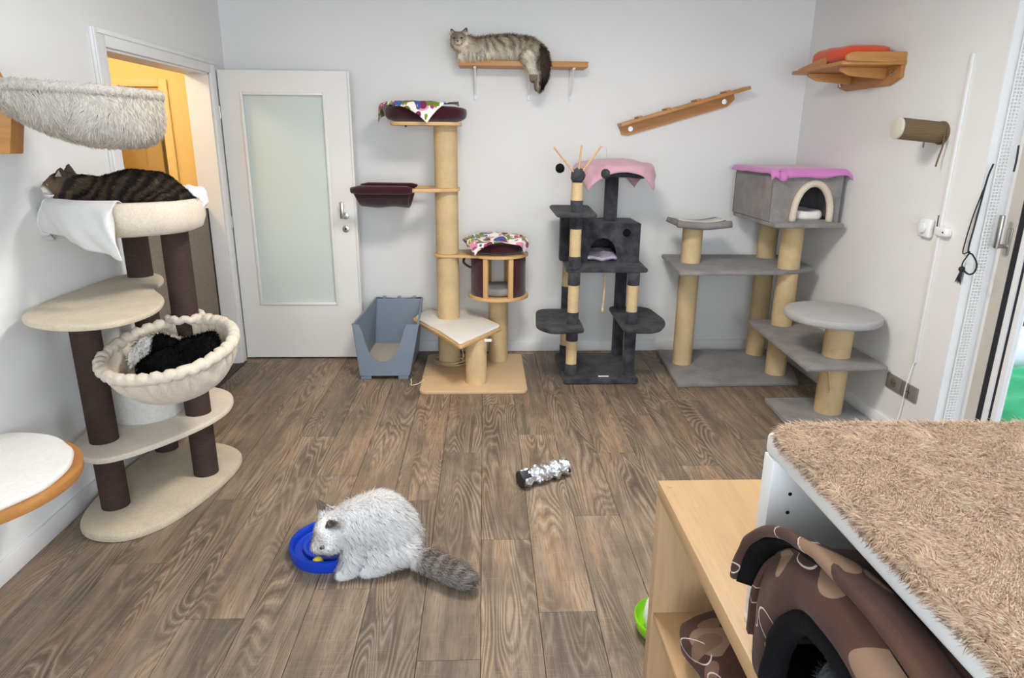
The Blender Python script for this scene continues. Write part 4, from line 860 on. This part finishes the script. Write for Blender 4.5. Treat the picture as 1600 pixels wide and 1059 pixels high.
fur('pile', fv, 9000, .02, .003, fbk, FURP, lambda P, N: np.c_[.2+0*P[:, 0], -.6+vnoise(P, 9, 3)-.5, -.3+0*P[:, 0]], lambda P, N: fbcol(P), .35, .25)
# towel over the bed
tw = thing('towel', 'white fleece towel hanging over the front of the top cream bed', 'towel', (-1.5, 2.66, 1.05))
def rimpt(deg, r, z): return np.array([bc_[0]+r*math.cos(R(deg)), bc_[1]+r*math.sin(R(deg)), z])
def flap(a0, a1, tip, inner=.16):
    def fn(u, v):
        a = a0+(a1-a0)*u
        if v < .25: k = v/.25; return tuple(rimpt(a, inner+(.278-inner)*k, 1.305+.022*math.sin(k*1.57)))
        k = (v-.25)/.75; top = rimpt(a, .292, 1.322); t_ = np.array(tip(u)); p = top*(1-k)+t_*k; out = rimpt(a, .028*math.sin(k*2.6)+.014*k*math.sin(15*u+2*k)+.006*k*math.sin(31*u), 0)-np.array([*bc_, 0]); return tuple(p+out)
    return fn
tip = np.array([-1.37, 2.515, 1.115])
def tipf(u):
    c = np.array([-1.335, 2.52, 1.115]); a = rimpt(203, .30, 1.20); b = rimpt(283, .294, 1.285)
    return a*(1-u/.72)+c*(u/.72) if u < .72 else c*(1-(u-.72)/.28)+b*((u-.72)/.28)
solid(mk('flap', grid(flap(203, 287, tipf), 40, 30), TOWEL, tw, 180), .006)
def tip2(u): return rimpt(186+20*u, .30, 1.185-.03*math.sin(u*3.1))
solid(mk('corner_fold', wobble(grid(flap(180, 212, tip2, .2), 16, 18), .005, 25), TOWEL, tw, 180), .008)
tw2 = mk('printed_cloth', wobble(pillow(-1.235, 2.93, .055, .07, 1.27, 1.36), .012, 25), fabric('white_printed_cotton', S(228, 226, 230), .1, 60), None, 180, 'small white crumpled cloth behind the tabby at the bed edge', 'cloth')
# ================================================================== floor things
# ---- foil roll
fo = thing('foil_roll', 'crumpled silver foil roll with dark ends on the floor', 'foil roll', (.29, 2.875, 0))
def foil():
    a, b = np.array([.168, 2.80, .042]), np.array([.395, 2.925, .042]); ax = (b-a); L = np.linalg.norm(ax); ax /= L; sd = np.cross(ax, (0, 0, 1)); up = np.array([0, 0, 1.])
    def fn(u, v):
        th = 2*math.pi*u; r = .041+.004*math.sin(v*19)+.005*math.sin(v*31+4*math.sin(th)); q = np.array([[math.cos(th)*2, math.sin(th)*2, v*9]]); r += (vnoise(q, 3.4, 6)[0]-.5)*.011
        p = a+ax*L*v+(sd*math.cos(th)+up*math.sin(th))*r; p[2] = max(p[2], .002); return tuple(p)
    return grid(fn, 40, 46), a, b, ax
fv_, fa, fb_, fax = foil()
mk('foil', fv_, metal('crinkled_foil', S(222, 222, 228), .36), fo, 35)
for p_, s_ in ((fa, -1), (fb_, 1)): mk('end_cap', wobble(cyl(p_-fax*s_*.01, p_+fax*s_*.006, .039, seg=20, b=.004), .003, 60), plain('dark_paper', S(44, 40, 42), .6), fo)
mk('dark_patch', wobble(xf(box(-.024, .024, -.02, .02, -.002, .002, .001), Matrix.Translation(Vector(fa)+Vector((.022, -.018, .034))) @ Matrix.Rotation(R(29), 4, 'Z') @ Matrix.Rotation(R(38), 4, 'X')), .001, 60), plain('dark_print', S(40, 38, 44), .5), fo)
# ---- blue track toy
tc_ = (-.605, 2.325); 
bt = thing('track_toy', 'blue crescent ball track toy in front of the white cat', 'toy', (*tc_, 0))
a0, a1 = 55, 305
def trk(prof, z=0):
    pts = len(prof); n = 64; V, F = [], []
    for i in range(n+1):
        f = i/n; a = R(a0+(a1-a0)*f); e = min(1, min(f, 1-f)/.12); e = e**.5
        for r, zz in prof: V.append((tc_[0]+(.157-(.157-r)*(.25+.75*e))*math.cos(a), tc_[1]+(.157-(.157-r)*(.25+.75*e))*math.sin(a), zz))
    for i in range(n):
        for k in range(pts-1): F.append((i*pts+k, (i+1)*pts+k, (i+1)*pts+k+1, i*pts+k+1))
    F += [list(range(pts))[::-1], list(range(n*pts, (n+1)*pts))]
    return np.array(V), F
mk('track', trk([(.157, .0), (.162, .02), (.160, .046), (.152, .05), (.146, .044), (.142, .018), (.128, .012), (.112, .016), (.108, .03), (.10, .032), (.094, .028), (.09, .02), (.04, .022), (.02, .022), (.02, .0)]), BLUEPL, bt, 50)
mk('centre_disc', lathe([(.001, .028), (.05, .028), (.062, .024), (.066, .0)], (tc_[0]-.01, tc_[1]+.01, 0), 40), BLUEPL, bt)
mk('toy_ball', ball((-.628, 2.192, .034), .021, 18, 12), YELPL, None, 180, 'small yellow ball in the blue track toy', 'ball')
# ---- drinking fountain
df = thing('drinking_fountain', 'green pet drinking fountain with white dome half hidden by the oak shelf', 'fountain', (.605, 1.83, 0))
mk('dish', lathe([(.001, .0), (.09, .0), (.105, .02), (.112, .055), (.107, .06), (.098, .03), (.08, .02), (.001, .02)], (.605, 1.83, 0)), GREENPL, df, 60)
mk('dome', lathe([(.075, .02), (.082, .05), (.075, .095), (.05, .125), (.001, .135)], (.605, 1.83, 0)), WPL, df, 60)
# ================================================================== foreground shelves
ok = thing('shelf_unit', 'light oak shelf unit under the white open box at the right', 'shelf unit', (.66, .73, 0))
ox0_, ox1_, oy0_, oy1_, oz1 = .427, .93, -.02, 1.462, .76
mk('top_board', box(ox0_, ox1_, oy0_, oy1_, oz1-.038, oz1, .0015), OAK, ok)
mk('bottom_board', box(ox0_, ox1_, oy0_+.038, oy1_-.038, .0, .038, .0015), OAK, ok)
mk('end_panel', box(ox0_, ox1_, oy1_-.038, oy1_, 0, oz1-.038, .0015), OAKV, ok); mk('end_panel', box(ox0_, ox1_, oy0_, oy0_+.038, 0, oz1-.038, .0015), OAKV, ok)
mk('middle_shelf', box(ox0_+.004, ox1_, oy0_+.038, oy1_-.038, .385, .403, .0015), OAK, ok)
mk('divider', box(ox0_+.004, ox1_, .712, .73, .038, .385), OAKV, ok); mk('divider', box(ox0_+.004, ox1_, .712, .73, .403, .722), OAKV, ok)
mk('back_panel', box(ox1_-.008, ox1_-.002, oy0_+.038, oy1_-.038, .038, oz1-.038), OAKV, ok)
mk('cover_cap', cyl((.448, 1.43, oz1), (.448, 1.43, oz1+.001), .006, seg=16), OAKV, ok)
wu = thing('white_box_unit', 'white open-sided box unit on the oak shelf carrying the sand plush mat', 'shelf unit', (.7, .58, oz1))
wx0, wx1, wy0, wy1, wz0, wz1 = .453, .93, .16, .968, oz1, 1.117; bt_ = .036
mk('top_board', box(wx0, wx1, wy0, wy1, wz1-bt_, wz1, .008, 3), WHITE, wu)
ep = mk('end_panel', box(wx0, wx1, wy1-bt_, wy1-.001, wz0+.018, wz1-bt_, .002), WHITE, wu); mk('end_panel', box(wx0, wx1, wy0, wy0+bt_, wz0+.018, wz1-bt_, .002), WHITE, wu)
mk('bottom_board', box(wx0, wx1, wy0, wy1, wz0, wz0+.018, .002), WHITE, wu); mk('back_panel', box(wx1-.008, wx1, wy0+bt_, wy1-bt_, wz0+.018, wz1-bt_), WHITE, wu)
for x, z in ((.487, 1.055), (.487, 1.023), (.487, .99), (.487, .95)): mk('pin_hole', cyl((x, wy1-bt_-.0006, z), (x, wy1-bt_+.001, z), .0032, seg=10), BLACKP, ep)
pm = thing('plush_mat', 'sand-coloured plush mat on top of the white box unit', 'mat', (.7, .57, wz1))
mo = rounded([(.452, .17), (.925, .17), (.925, .957), (.452, .957)], [.03, .03, .03, .06])
mk('mat_base', prism(mo, wz1, wz1+.014, .005, 2), MATBASE, pm)
sv_ = grid(lambda u, v: (.447+.483*u, .165+.797*v, wz1+.013), 60, 90)
def inmat(P, N):
    x, y = P[:, 0], P[:, 1]; r = .06; cx, cy = .452+r, .957-r; return ~((x < cx) & (y > cy) & (np.hypot(x-cx, y-cy) > r+.002)) & (y > .3)
fur('pile', sv_, 130000, .015, .0015, pm, FURP, lambda P, N: np.c_[-.6+2.4*(vnoise(P, 26, 31)-.5), -.5+2.4*(vnoise(P, 26, 32)-.5), 0*P[:, 0]], lambda P, N: (np.array(S(252, 228, 205))*(.90+.14*vnoise(P, 45, 33)[:, None])+np.array([.03, .0, -.01])*(vnoise(P, 8, 34)[:, None]-.5)), .38, .2, inmat, .7)
edge = mk('mat_edge', tube([(x, y, wz1+.008) for x, y in mo], .007, 8, closed=True), MATBASE, pm, 180)
eg = tube([(x, y, wz1+.008) for x, y in mo], .007, 8, closed=True)
fur('edge_pile', eg, 16000, .014, .0016, pm, FURP, lambda P, N: np.c_[-.5+vnoise(P, 30, 3)-.5, vnoise(P, 30, 4)-.5, -.2+0*P[:, 0]], lambda P, N: np.array(S(240, 216, 192))*(.8+.35*vnoise(P, 45, 33)[:, None]), .45, .25, lambda P, N: P[:, 1] > .3)
# ---- brown leaf-print cat cave
cv = thing('cat_cave', 'brown leaf-print fabric cat cave with black lining in the white box unit', 'cat cave', (.62, .60, wz0+.018))
yc_, zb_c = .60, wz0+.02
def arcp(a, b, t, x, yc=yc_): return (x, yc+a*math.cos(t), zb_c+b*abs(math.sin(t))**.72)
def front(u, v):
    t = math.pi*(.0+u); o_ = np.array(arcp(.308, .285, t, .452)); i_ = np.array(arcp(.140, .205, t, .425, .64)); k = v
    p = o_*(1-k)+i_*k; p[0] -= .035*math.sin(k*math.pi)*(.4+.6*math.sin(t))-.05*(1-math.sin(t))*0; return tuple(p)
fr_ = mk('front_panel', wobble(grid(front, 60, 16), .004, 18), LEAFP, cv, 180); solid(fr_, .012, 0)
def shellc(u, v):
    t = math.pi*u; k = v; s_ = math.cos(k*1.35)**.5; p = arcp(.305*(.35+.65*s_), .275*(.4+.6*s_), t, .435+.40*k); return p
solid(mk('hood', wobble(grid(shellc, 50, 20), .004, 16), LEAFP, cv, 180), .012, 0)
def awn(u, v, dr=0):
    t = .17+2.3*u; k = v; x = .47-.05*k; a, b = .325+.03*k-dr, .283+.012*k-dr; q = arcp(a, b, t, x)
    return q
aw = mk('awning', wobble(grid(awn, 50, 10), .003, 20), LEAFP, cv, 180, label='brown rim folded forward'); solid(aw, .006, 0)
solid(mk('awning_lining', wobble(grid(lambda u, v: awn(u, v, .011), 50, 10), .003, 20), BLACKF, aw, 180), .008, 0)
mk('rim_piping', wobble(tube([awn(k/50, 1, .002) for k in range(51)], .009, 10), .002, 30), LEAFP, aw, 180)
mk('entrance_trim', wobble(tube([(.42, .64+.140*math.cos(t), zb_c+.205*abs(math.sin(t))**.72) for t in np.linspace(0.05, math.pi-.05, 40)], .019, 12), .003, 30), BLACKF, cv, 180, label='black plush trim round the cave entrance')
mk('cave_floor', box(.43, .83, .36, .86, zb_c-.002, zb_c+.02, .008), BLACKF, cv)
cu = thing('cave_cushion', 'grey fur cushion inside the brown cat cave', 'cushion', (.56, .62, zb_c+.02))
cvf = pillow(.555, .625, .12, .15, zb_c+.02, zb_c+.10); mk('cover', cvf, plush('blue_grey_fur', S(106, 110, 118), .8, 60, .6), cu, 180)
fur('pile', outward(cvf, (.555, .625, zb_c+.05)), 9000, .014, .002, cu, FURP, lambda P, N: np.c_[-.5+vnoise(P, 20, 1), vnoise(P, 20, 2)-.5, 0*P[:, 0]], lambda P, N: np.array(S(128, 132, 142))*(.7+.6*vnoise(P, 40, 3)[:, None]), .4, .3)
# ---- folded leaf-print cushion in the oak shelf
lc = mk('leaf_cushion', wobble(xf(pillow(0, 0, .17, .17, 0, .115, pw=6, dish=.0), Matrix.Translation((.64, 1.17, .4035)) @ Matrix.Rotation(R(14), 4, 'Z')), .008, 14), LEAFP, None, 180, 'brown leaf-print cushion lying in the oak shelf compartment', 'cushion')
# ================================================================== cats
def ear(base, tipv, wdir, w_, th=.006):
    """thin triangular ear as a chain of flattened balls"""
    b_, t_ = np.array(base), np.array(tipv); wd = np.array(wdir)/np.linalg.norm(wdir); out = []
    for k in np.linspace(0, 1, 7):
        c = b_+(t_-b_)*k; h = w_*(1-k)**.85
        out.append([(*(c-wd*h), th), (*(c+wd*h), th)])
    return out
def face(root, c, fwd, up, s, eyem, nosem, k=.84):
    """eyes and nose on a head of radius s at c looking along fwd"""
    f = Vector(fwd).normalized(); u = (Vector(up)-f*Vector(up).dot(f)).normalized(); r = f.cross(u)
    for sg in (-1, 1):
        p = Vector(c)+f*s*k+u*s*.14+r*sg*s*.46; e = mk('eye', ball(p, s*.14, 14, 10), eyem, root, 180)
        mk('pupil', ball(p+f*s*.11, (s*.09,)*3, 10, 8), PUPIL, e, 180)
    p = Vector(c)+f*s*1.16-u*s*.20; mk('nose', ball(p, (s*.13, s*.13, s*.1), 12, 8), nosem, root, 180)
def lin(c): return np.array(S(*c))
def sstep(x, a, b): t = np.clip((x-a)/(b-a), 0, 1); return t*t*(3-2*t)
def mixc(a, b, t): return a*(1-t[:, None])+b*t[:, None]
# ---- white cat crouching at the blue toy
wc = thing('cat', 'fluffy white cat with grey striped tail crouching over the blue toy', 'cat', (-.40, 2.27, 0))
hcx = (-.568, 2.20, .162)
chains = [[(-.378, 2.275, .115, .112, .115, .112), (-.405, 2.27, .15, .112, .105, .112)], [(-.405, 2.27, .15, .11, .105, .108), (-.475, 2.245, .158, .092, .09, .092), (-.525, 2.22, .155, .076, .072, .074)],
          [(-.525, 2.22, .155, .07), (*hcx, .066)], [(*hcx, .066, .066, .062)], [(hcx[0]-.01, hcx[1]-.02, hcx[2]-.03, .052, .05, .04)], [(-.596, 2.170, .143, .040), (-.612, 2.154, .130, .025)],
          [(-.49, 2.20, .12, .05), (-.49, 2.165, .06, .034), (-.51, 2.145, .022, .026), (-.532, 2.135, .017, .02)],
          [(-.50, 2.29, .12, .05), (-.51, 2.29, .06, .034), (-.535, 2.28, .025, .022)],
          [(-.37, 2.265, .075, .125, .125, .075), (-.44, 2.25, .07, .10, .095, .068)], [(-.40, 2.165, .03, .036), (-.44, 2.15, .024, .026)], [(-.335, 2.235, .065, .085, .09, .062), (-.40, 2.20, .05, .08, .07, .05)],
          [(-.31, 2.23, .06, .05), (-.255, 2.195, .042, .033), (-.17, 2.13, .038, .036), (-.105, 2.09, .038, .038), (-.07, 2.06, .036, .027)]]
chains += ear((-.548, 2.153, .212), (-.556, 2.123, .254), (.7, .4, -.1), .030)+ear((-.596, 2.24, .218), (-.628, 2.25, .264), (.5, .7, .1), .030)
wv = blob(chains, .006, 6)
def wcol(P, N=None):
    c = np.tile(lin((255, 252, 250)), (len(P), 1)); nz = vnoise(P, 18, 2)-.5
    tail = sstep(P[:, 0]+.0*P[:, 1], -.285, -.22); ax = (P[:, 0]+.30)*.82-(P[:, 1]-2.23)*.57
    band = .5+.5*np.sin(ax*2*math.pi/.042+nz*2); tcol = mixc(np.tile(lin((198, 188, 180)), (len(P), 1)), np.tile(lin((122, 108, 100)), (len(P), 1)), sstep(band, .3, .8)*sstep(P[:, 2], .03, .065)*.9+.0)
    tcol = mixc(tcol, np.tile(lin((128, 118, 116)), (len(P), 1)), sstep(P[:, 0], -.10, -.055)*.6)
    c = mixc(c, tcol, tail)
    d1 = np.linalg.norm(P-np.array([-.552, 2.135, .237]), axis=1); d2 = np.linalg.norm(P-np.array([-.616, 2.247, .246]), axis=1); fa_ = np.linalg.norm(P-np.array([-.604, 2.165, .149]), axis=1)
    e = np.maximum(1-sstep(d1, .018, .045), 1-sstep(d2, .018, .045)); c = mixc(c, np.tile(lin((120, 104, 96)), (len(P), 1)), e)
    c = mixc(c, np.tile(lin((170, 152, 140)), (len(P), 1)), (1-sstep(fa_, .02, .05))*.75); return c
mk('body', wv, CATSKIN, wc, 180, cols=wcol(wv[0]))
def wcomb(P, N):
    d = np.c_[.55+0*P[:, 0], -.1+0*P[:, 0], -.55+0*P[:, 0]]; tail = (P[:, 0] > -.27)[:, None]; d = np.where(tail, np.array([.82, -.57, 0]), d); return d+np.c_[vnoise(P, 16, 5)-.5, vnoise(P, 16, 6)-.5, vnoise(P, 16, 7)-.5]*.9
def wlen(P): 
    hd = 1-sstep(np.linalg.norm(P-np.array([-.596, 2.18, .165]), axis=1), .05, .1); lo = sstep(P[:, 2], .01, .05); er = 1-sstep(np.linalg.norm(P-np.array([-.552, 2.135, .237]), axis=1), .025, .04); er2 = 1-sstep(np.linalg.norm(P-np.array([-.616, 2.247, .246]), axis=1), .025, .04)
    return np.maximum((1-.72*hd)*(.35+.65*lo)*(1-.8*np.maximum(er, er2)), .12)*(1+.35*(P[:, 0] > -.24))
fur('fur', wv, 60000, .034, .0024, wc, FURM, wcomb, wcol, .42, .2, None, .55, wlen)
face(wc, (hcx[0], hcx[1], hcx[2]-.006), (-.62, -.62, -.40), (0, 0, 1), .066, EYE, NOSE, .95)
# ---- long-haired cat on the back wall shelf
sc_ = thing('cat', 'long-haired grey-brown tabby lying on the high wall shelf with its tail hanging', 'cat', (.1, 4.80, 2.062))
z0 = 2.062; hs2 = (-.165, 4.735, 2.188)
chains = [[(-.06, 4.80, 2.128, .068), (.05, 4.805, 2.138, .078, .078, .080), (.18, 4.805, 2.142, .08, .08, .084), (.30, 4.80, 2.132, .076, .08, .078), (.36, 4.79, 2.115, .055)],
          [(-.06, 4.80, 2.13, .066), (-.12, 4.765, 2.155, .06), (hs2[0]+.005, hs2[1]+.02, hs2[2]-.01, .055)], [(*hs2, .052, .05, .046)], [(hs2[0]+.003, hs2[1]-.035, hs2[2]-.016, .026)],
          [(-.11, 4.76, 2.11, .055), (-.13, 4.745, 2.085, .026)], [(-.02, 4.77, 2.10, .04), (-.08, 4.735, 2.085, .024), (-.15, 4.73, 2.082, .022)], [(.05, 4.75, 2.105, .038), (-.03, 4.735, 2.086, .024), (-.09, 4.725, 2.083, .022)],
          [(.31, 4.77, 2.11, .062), (.29, 4.71, 2.085, .048), (.305, 4.685, 2.04, .036), (.322, 4.682, 1.985, .026), (.322, 4.675, 1.945, .02)],
          [(.36, 4.78, 2.11, .04), (.385, 4.72, 2.10, .034), (.392, 4.68, 2.05, .036), (.385, 4.675, 1.98, .038), (.36, 4.68, 1.91, .03), (.35, 4.685, 1.89, .018)]]
chains += ear((-.198, 4.74, 2.222), (-.210, 4.738, 2.25), (1, 0, .2), .02)+ear((-.128, 4.74, 2.225), (-.112, 4.738, 2.257), (1, 0, -.2), .02)
sv2 = blob(chains, .0058, 5)
def scol(P, N=None):
    nz = vnoise(P, 30, 3); n2 = vnoise(P, 12, 9); hgt = sstep(P[:, 2], 2.10, 2.19)
    stripe = sstep(.5+.5*np.sin(P[:, 0]*120+P[:, 2]*35+9*n2+4*nz), .35, .9)
    c = mixc(np.tile(lin((255, 246, 230)), (len(P), 1)), np.tile(lin((214, 198, 176)), (len(P), 1)), hgt*.8); c = mixc(c, np.tile(lin((120, 104, 92)), (len(P), 1)), stripe*(.2+.5*hgt)*sstep(P[:, 0], -.06, .03))
    hd = 1-sstep(np.linalg.norm(P-np.array([-.165, 4.715, 2.205]), axis=1), .035, .065); c = mixc(c, np.tile(lin((140, 122, 106)), (len(P), 1)), hd*(.45+.6*nz))
    arm = (P[:, 2] < 2.115) & (P[:, 0] > -.13) & (P[:, 0] < .02) & (P[:, 1] < 4.76); st = sstep(.5+.5*np.sin(P[:, 0]*230), .4, .8); c = mixc(c, np.tile(lin((92, 78, 68)), (len(P), 1)), arm*st*.45)
    tl = sstep(P[:, 0], .352, .37)*(P[:, 1] < 4.77); c = mixc(c, np.tile(lin((104, 86, 74)), (len(P), 1)), tl); c = mixc(c, np.tile(lin((50, 40, 36)), (len(P), 1)), tl*sstep(-P[:, 2], -2.0, -1.92))
    leg = (P[:, 0] < .352) & (P[:, 0] > .28) & (P[:, 2] < 2.05); c = mixc(c, np.tile(lin((255, 248, 236)), (len(P), 1)), leg*(P[:, 2] > 1.985)*.9); c = mixc(c, np.tile(lin((120, 100, 82)), (len(P), 1)), leg*(P[:, 2] < 1.975)*.9)
    er = sstep(P[:, 2], 2.225, 2.24); return mixc(c, np.tile(lin((104, 90, 82)), (len(P), 1)), er*(P[:, 0] < -.08))
mk('body', sv2, CATSKIN, sc_, 180, cols=scol(sv2[0]))
def scomb(P, N):
    d = np.tile(np.array([.35, -.15, -.8]), (len(P), 1)); return d+np.c_[vnoise(P, 16, 5)-.5, vnoise(P, 16, 6)-.5, vnoise(P, 16, 7)-.5]
def slen(P):
    hd = 1-sstep(np.linalg.norm(P-np.array([-.165, 4.72, 2.20]), axis=1), .05, .085); er = sstep(P[:, 2], 2.218, 2.235)*(P[:, 0] < -.08); pw = ((P[:, 2] < 1.99) & (P[:, 0] < .35))+0.
    return np.maximum((1-.75*hd)*(1-.8*er)*(1-.7*pw), .12)
fur('fur', sv2, 26000, .034, .003, sc_, FURM, scomb, scol, .4, .24, None, .6, slen)
face(sc_, hs2, (-.05, -1, -.12), (0, 0, 1), .052, plain('cat_eye_amber', S(110, 100, 78), .12), NOSED)
# ---- tabby in the cream bed
tb = thing('cat', 'dark brown tabby cat resting its chin in the top cream bed', 'cat', (-1.45, 2.78, 1.235))
ht = (-1.648, 2.735, 1.383)
chains = [[(-1.265, 2.83, 1.30, .07, .085, .075), (-1.33, 2.82, 1.332, .095, .105, .095), (-1.41, 2.81, 1.338, .102, .105, .098), (-1.50, 2.79, 1.325, .088, .095, .085), (-1.56, 2.775, 1.325, .07, .08, .07)],
          [(-1.55, 2.775, 1.34, .07), (-1.60, 2.755, 1.362, .056), (*ht, .047, .046, .043)], [(*ht, .046, .045, .042), (-1.685, 2.722, 1.368, .028), (-1.697, 2.718, 1.362, .02)],
          [(-1.28, 2.77, 1.29, .07), (-1.36, 2.73, 1.27, .045)], [(-1.56, 2.73, 1.31, .045), (-1.64, 2.70, 1.325, .025)], [(-1.22, 2.86, 1.30, .035), (-1.22, 2.95, 1.29, .025), (-1.28, 3.02, 1.28, .02)]]
chains += ear((-1.625, 2.70, 1.412), (-1.612, 2.688, 1.443), (.75, .45, 0), .021)+ear((-1.628, 2.765, 1.415), (-1.632, 2.775, 1.452), (.7, .6, 0), .021)
tv = blob(chains, .0058, 5)
def tcol(P, N=None):
    n2 = vnoise(P, 12, 4); nz = vnoise(P, 40, 5); n3 = vnoise(P, 34, 14); st = sstep(.5+.5*np.sin(P[:, 0]*120-P[:, 2]*60+12*n2+3*n3), .25, .7)
    c = mixc(np.tile(lin((84, 70, 56)), (len(P), 1)), np.tile(lin((40, 34, 30)), (len(P), 1)), np.clip(st*.85+.15+.0*nz, 0, 1)); c = mixc(c, np.tile(lin((30, 26, 24)), (len(P), 1)), sstep(P[:, 2], 1.395, 1.425)*.6*(P[:, 0] > -1.58))
    hd = 1-sstep(np.linalg.norm(P-np.array([-1.675, 2.715, 1.37]), axis=1), .03, .06); c = mixc(c, np.tile(lin((118, 98, 76)), (len(P), 1)), hd*.75)
    mz = (1-sstep(np.linalg.norm(P-np.array([-1.70, 2.71, 1.350]), axis=1), .018, .034)); c = mixc(c, np.tile(lin((226, 216, 206)), (len(P), 1)), mz)
    e = sstep(P[:, 2], 1.418, 1.43)*(P[:, 0] < -1.59); c = mixc(c, np.tile(lin((70, 58, 52)), (len(P), 1)), e); return c
mk('body', tv, CATSKIN, tb, 180, cols=tcol(tv[0]))
def tlen(P):
    hd = 1-sstep(np.linalg.norm(P-np.array([-1.655, 2.73, 1.38]), axis=1), .05, .085); er = sstep(P[:, 2], 1.412, 1.428)*(P[:, 0] < -1.595); return np.maximum((1-.65*hd)*(1-.7*er), .15)
fur('fur', tv, 26000, .015, .0024, tb, FURM, lambda P, N: np.tile(np.array([.8, -.1, -.35]), (len(P), 1))+np.c_[vnoise(P, 20, 5)-.5, vnoise(P, 20, 6)-.5, vnoise(P, 20, 7)-.5]*.7, tcol, .3, .15, None, .6, tlen)
face(tb, ht, (-.86, -.35, -.25), (0, 0, 1), .047, plain('cat_eye_green', S(150, 150, 90), .12), NOSED)
# inner ears
for root, b_, t_, wd_ in ((wc, (-.553, 2.143, .217), (-.560, 2.117, .248), (.7, .4, -.1)), (tb, (-1.628, 2.692, 1.412), (-1.616, 2.681, 1.436), (.75, .45, 0)), (sc_, (-.197, 4.731, 2.224), (-.208, 4.730, 2.243), (1, 0, .2)), (sc_, (-.130, 4.731, 2.227), (-.115, 4.730, 2.248), (1, 0, -.2))):
    w_ = np.array(wd_)/np.linalg.norm(wd_)*.011; solid(mk('inner_ear', (np.array([np.array(b_)-w_, np.array(b_)+w_, np.array(t_)]), [(0, 1, 2)]), plain('inner_ear_pink', S(166, 144, 140), .8), root, 0), .003)
# ---- groups of alike things
GROUPS = {'cat_tree': 'cat trees round the room', 'cat': 'cats resting in the room', 'wall_shelf': 'cat shelves mounted on the walls', 'floral_cloth': 'flower print cloths on the sisal tree',
          'cat_bed': 'maroon bed cushions on the sisal tree', 'cushion': 'small cushions inside the cat houses', 'ceiling_lamp': 'ceiling lamps'}
for o in list(sc.objects):
    g_ = GROUPS.get(o.name.split('.')[0])
    if g_ and o.parent is None: o['group'] = g_
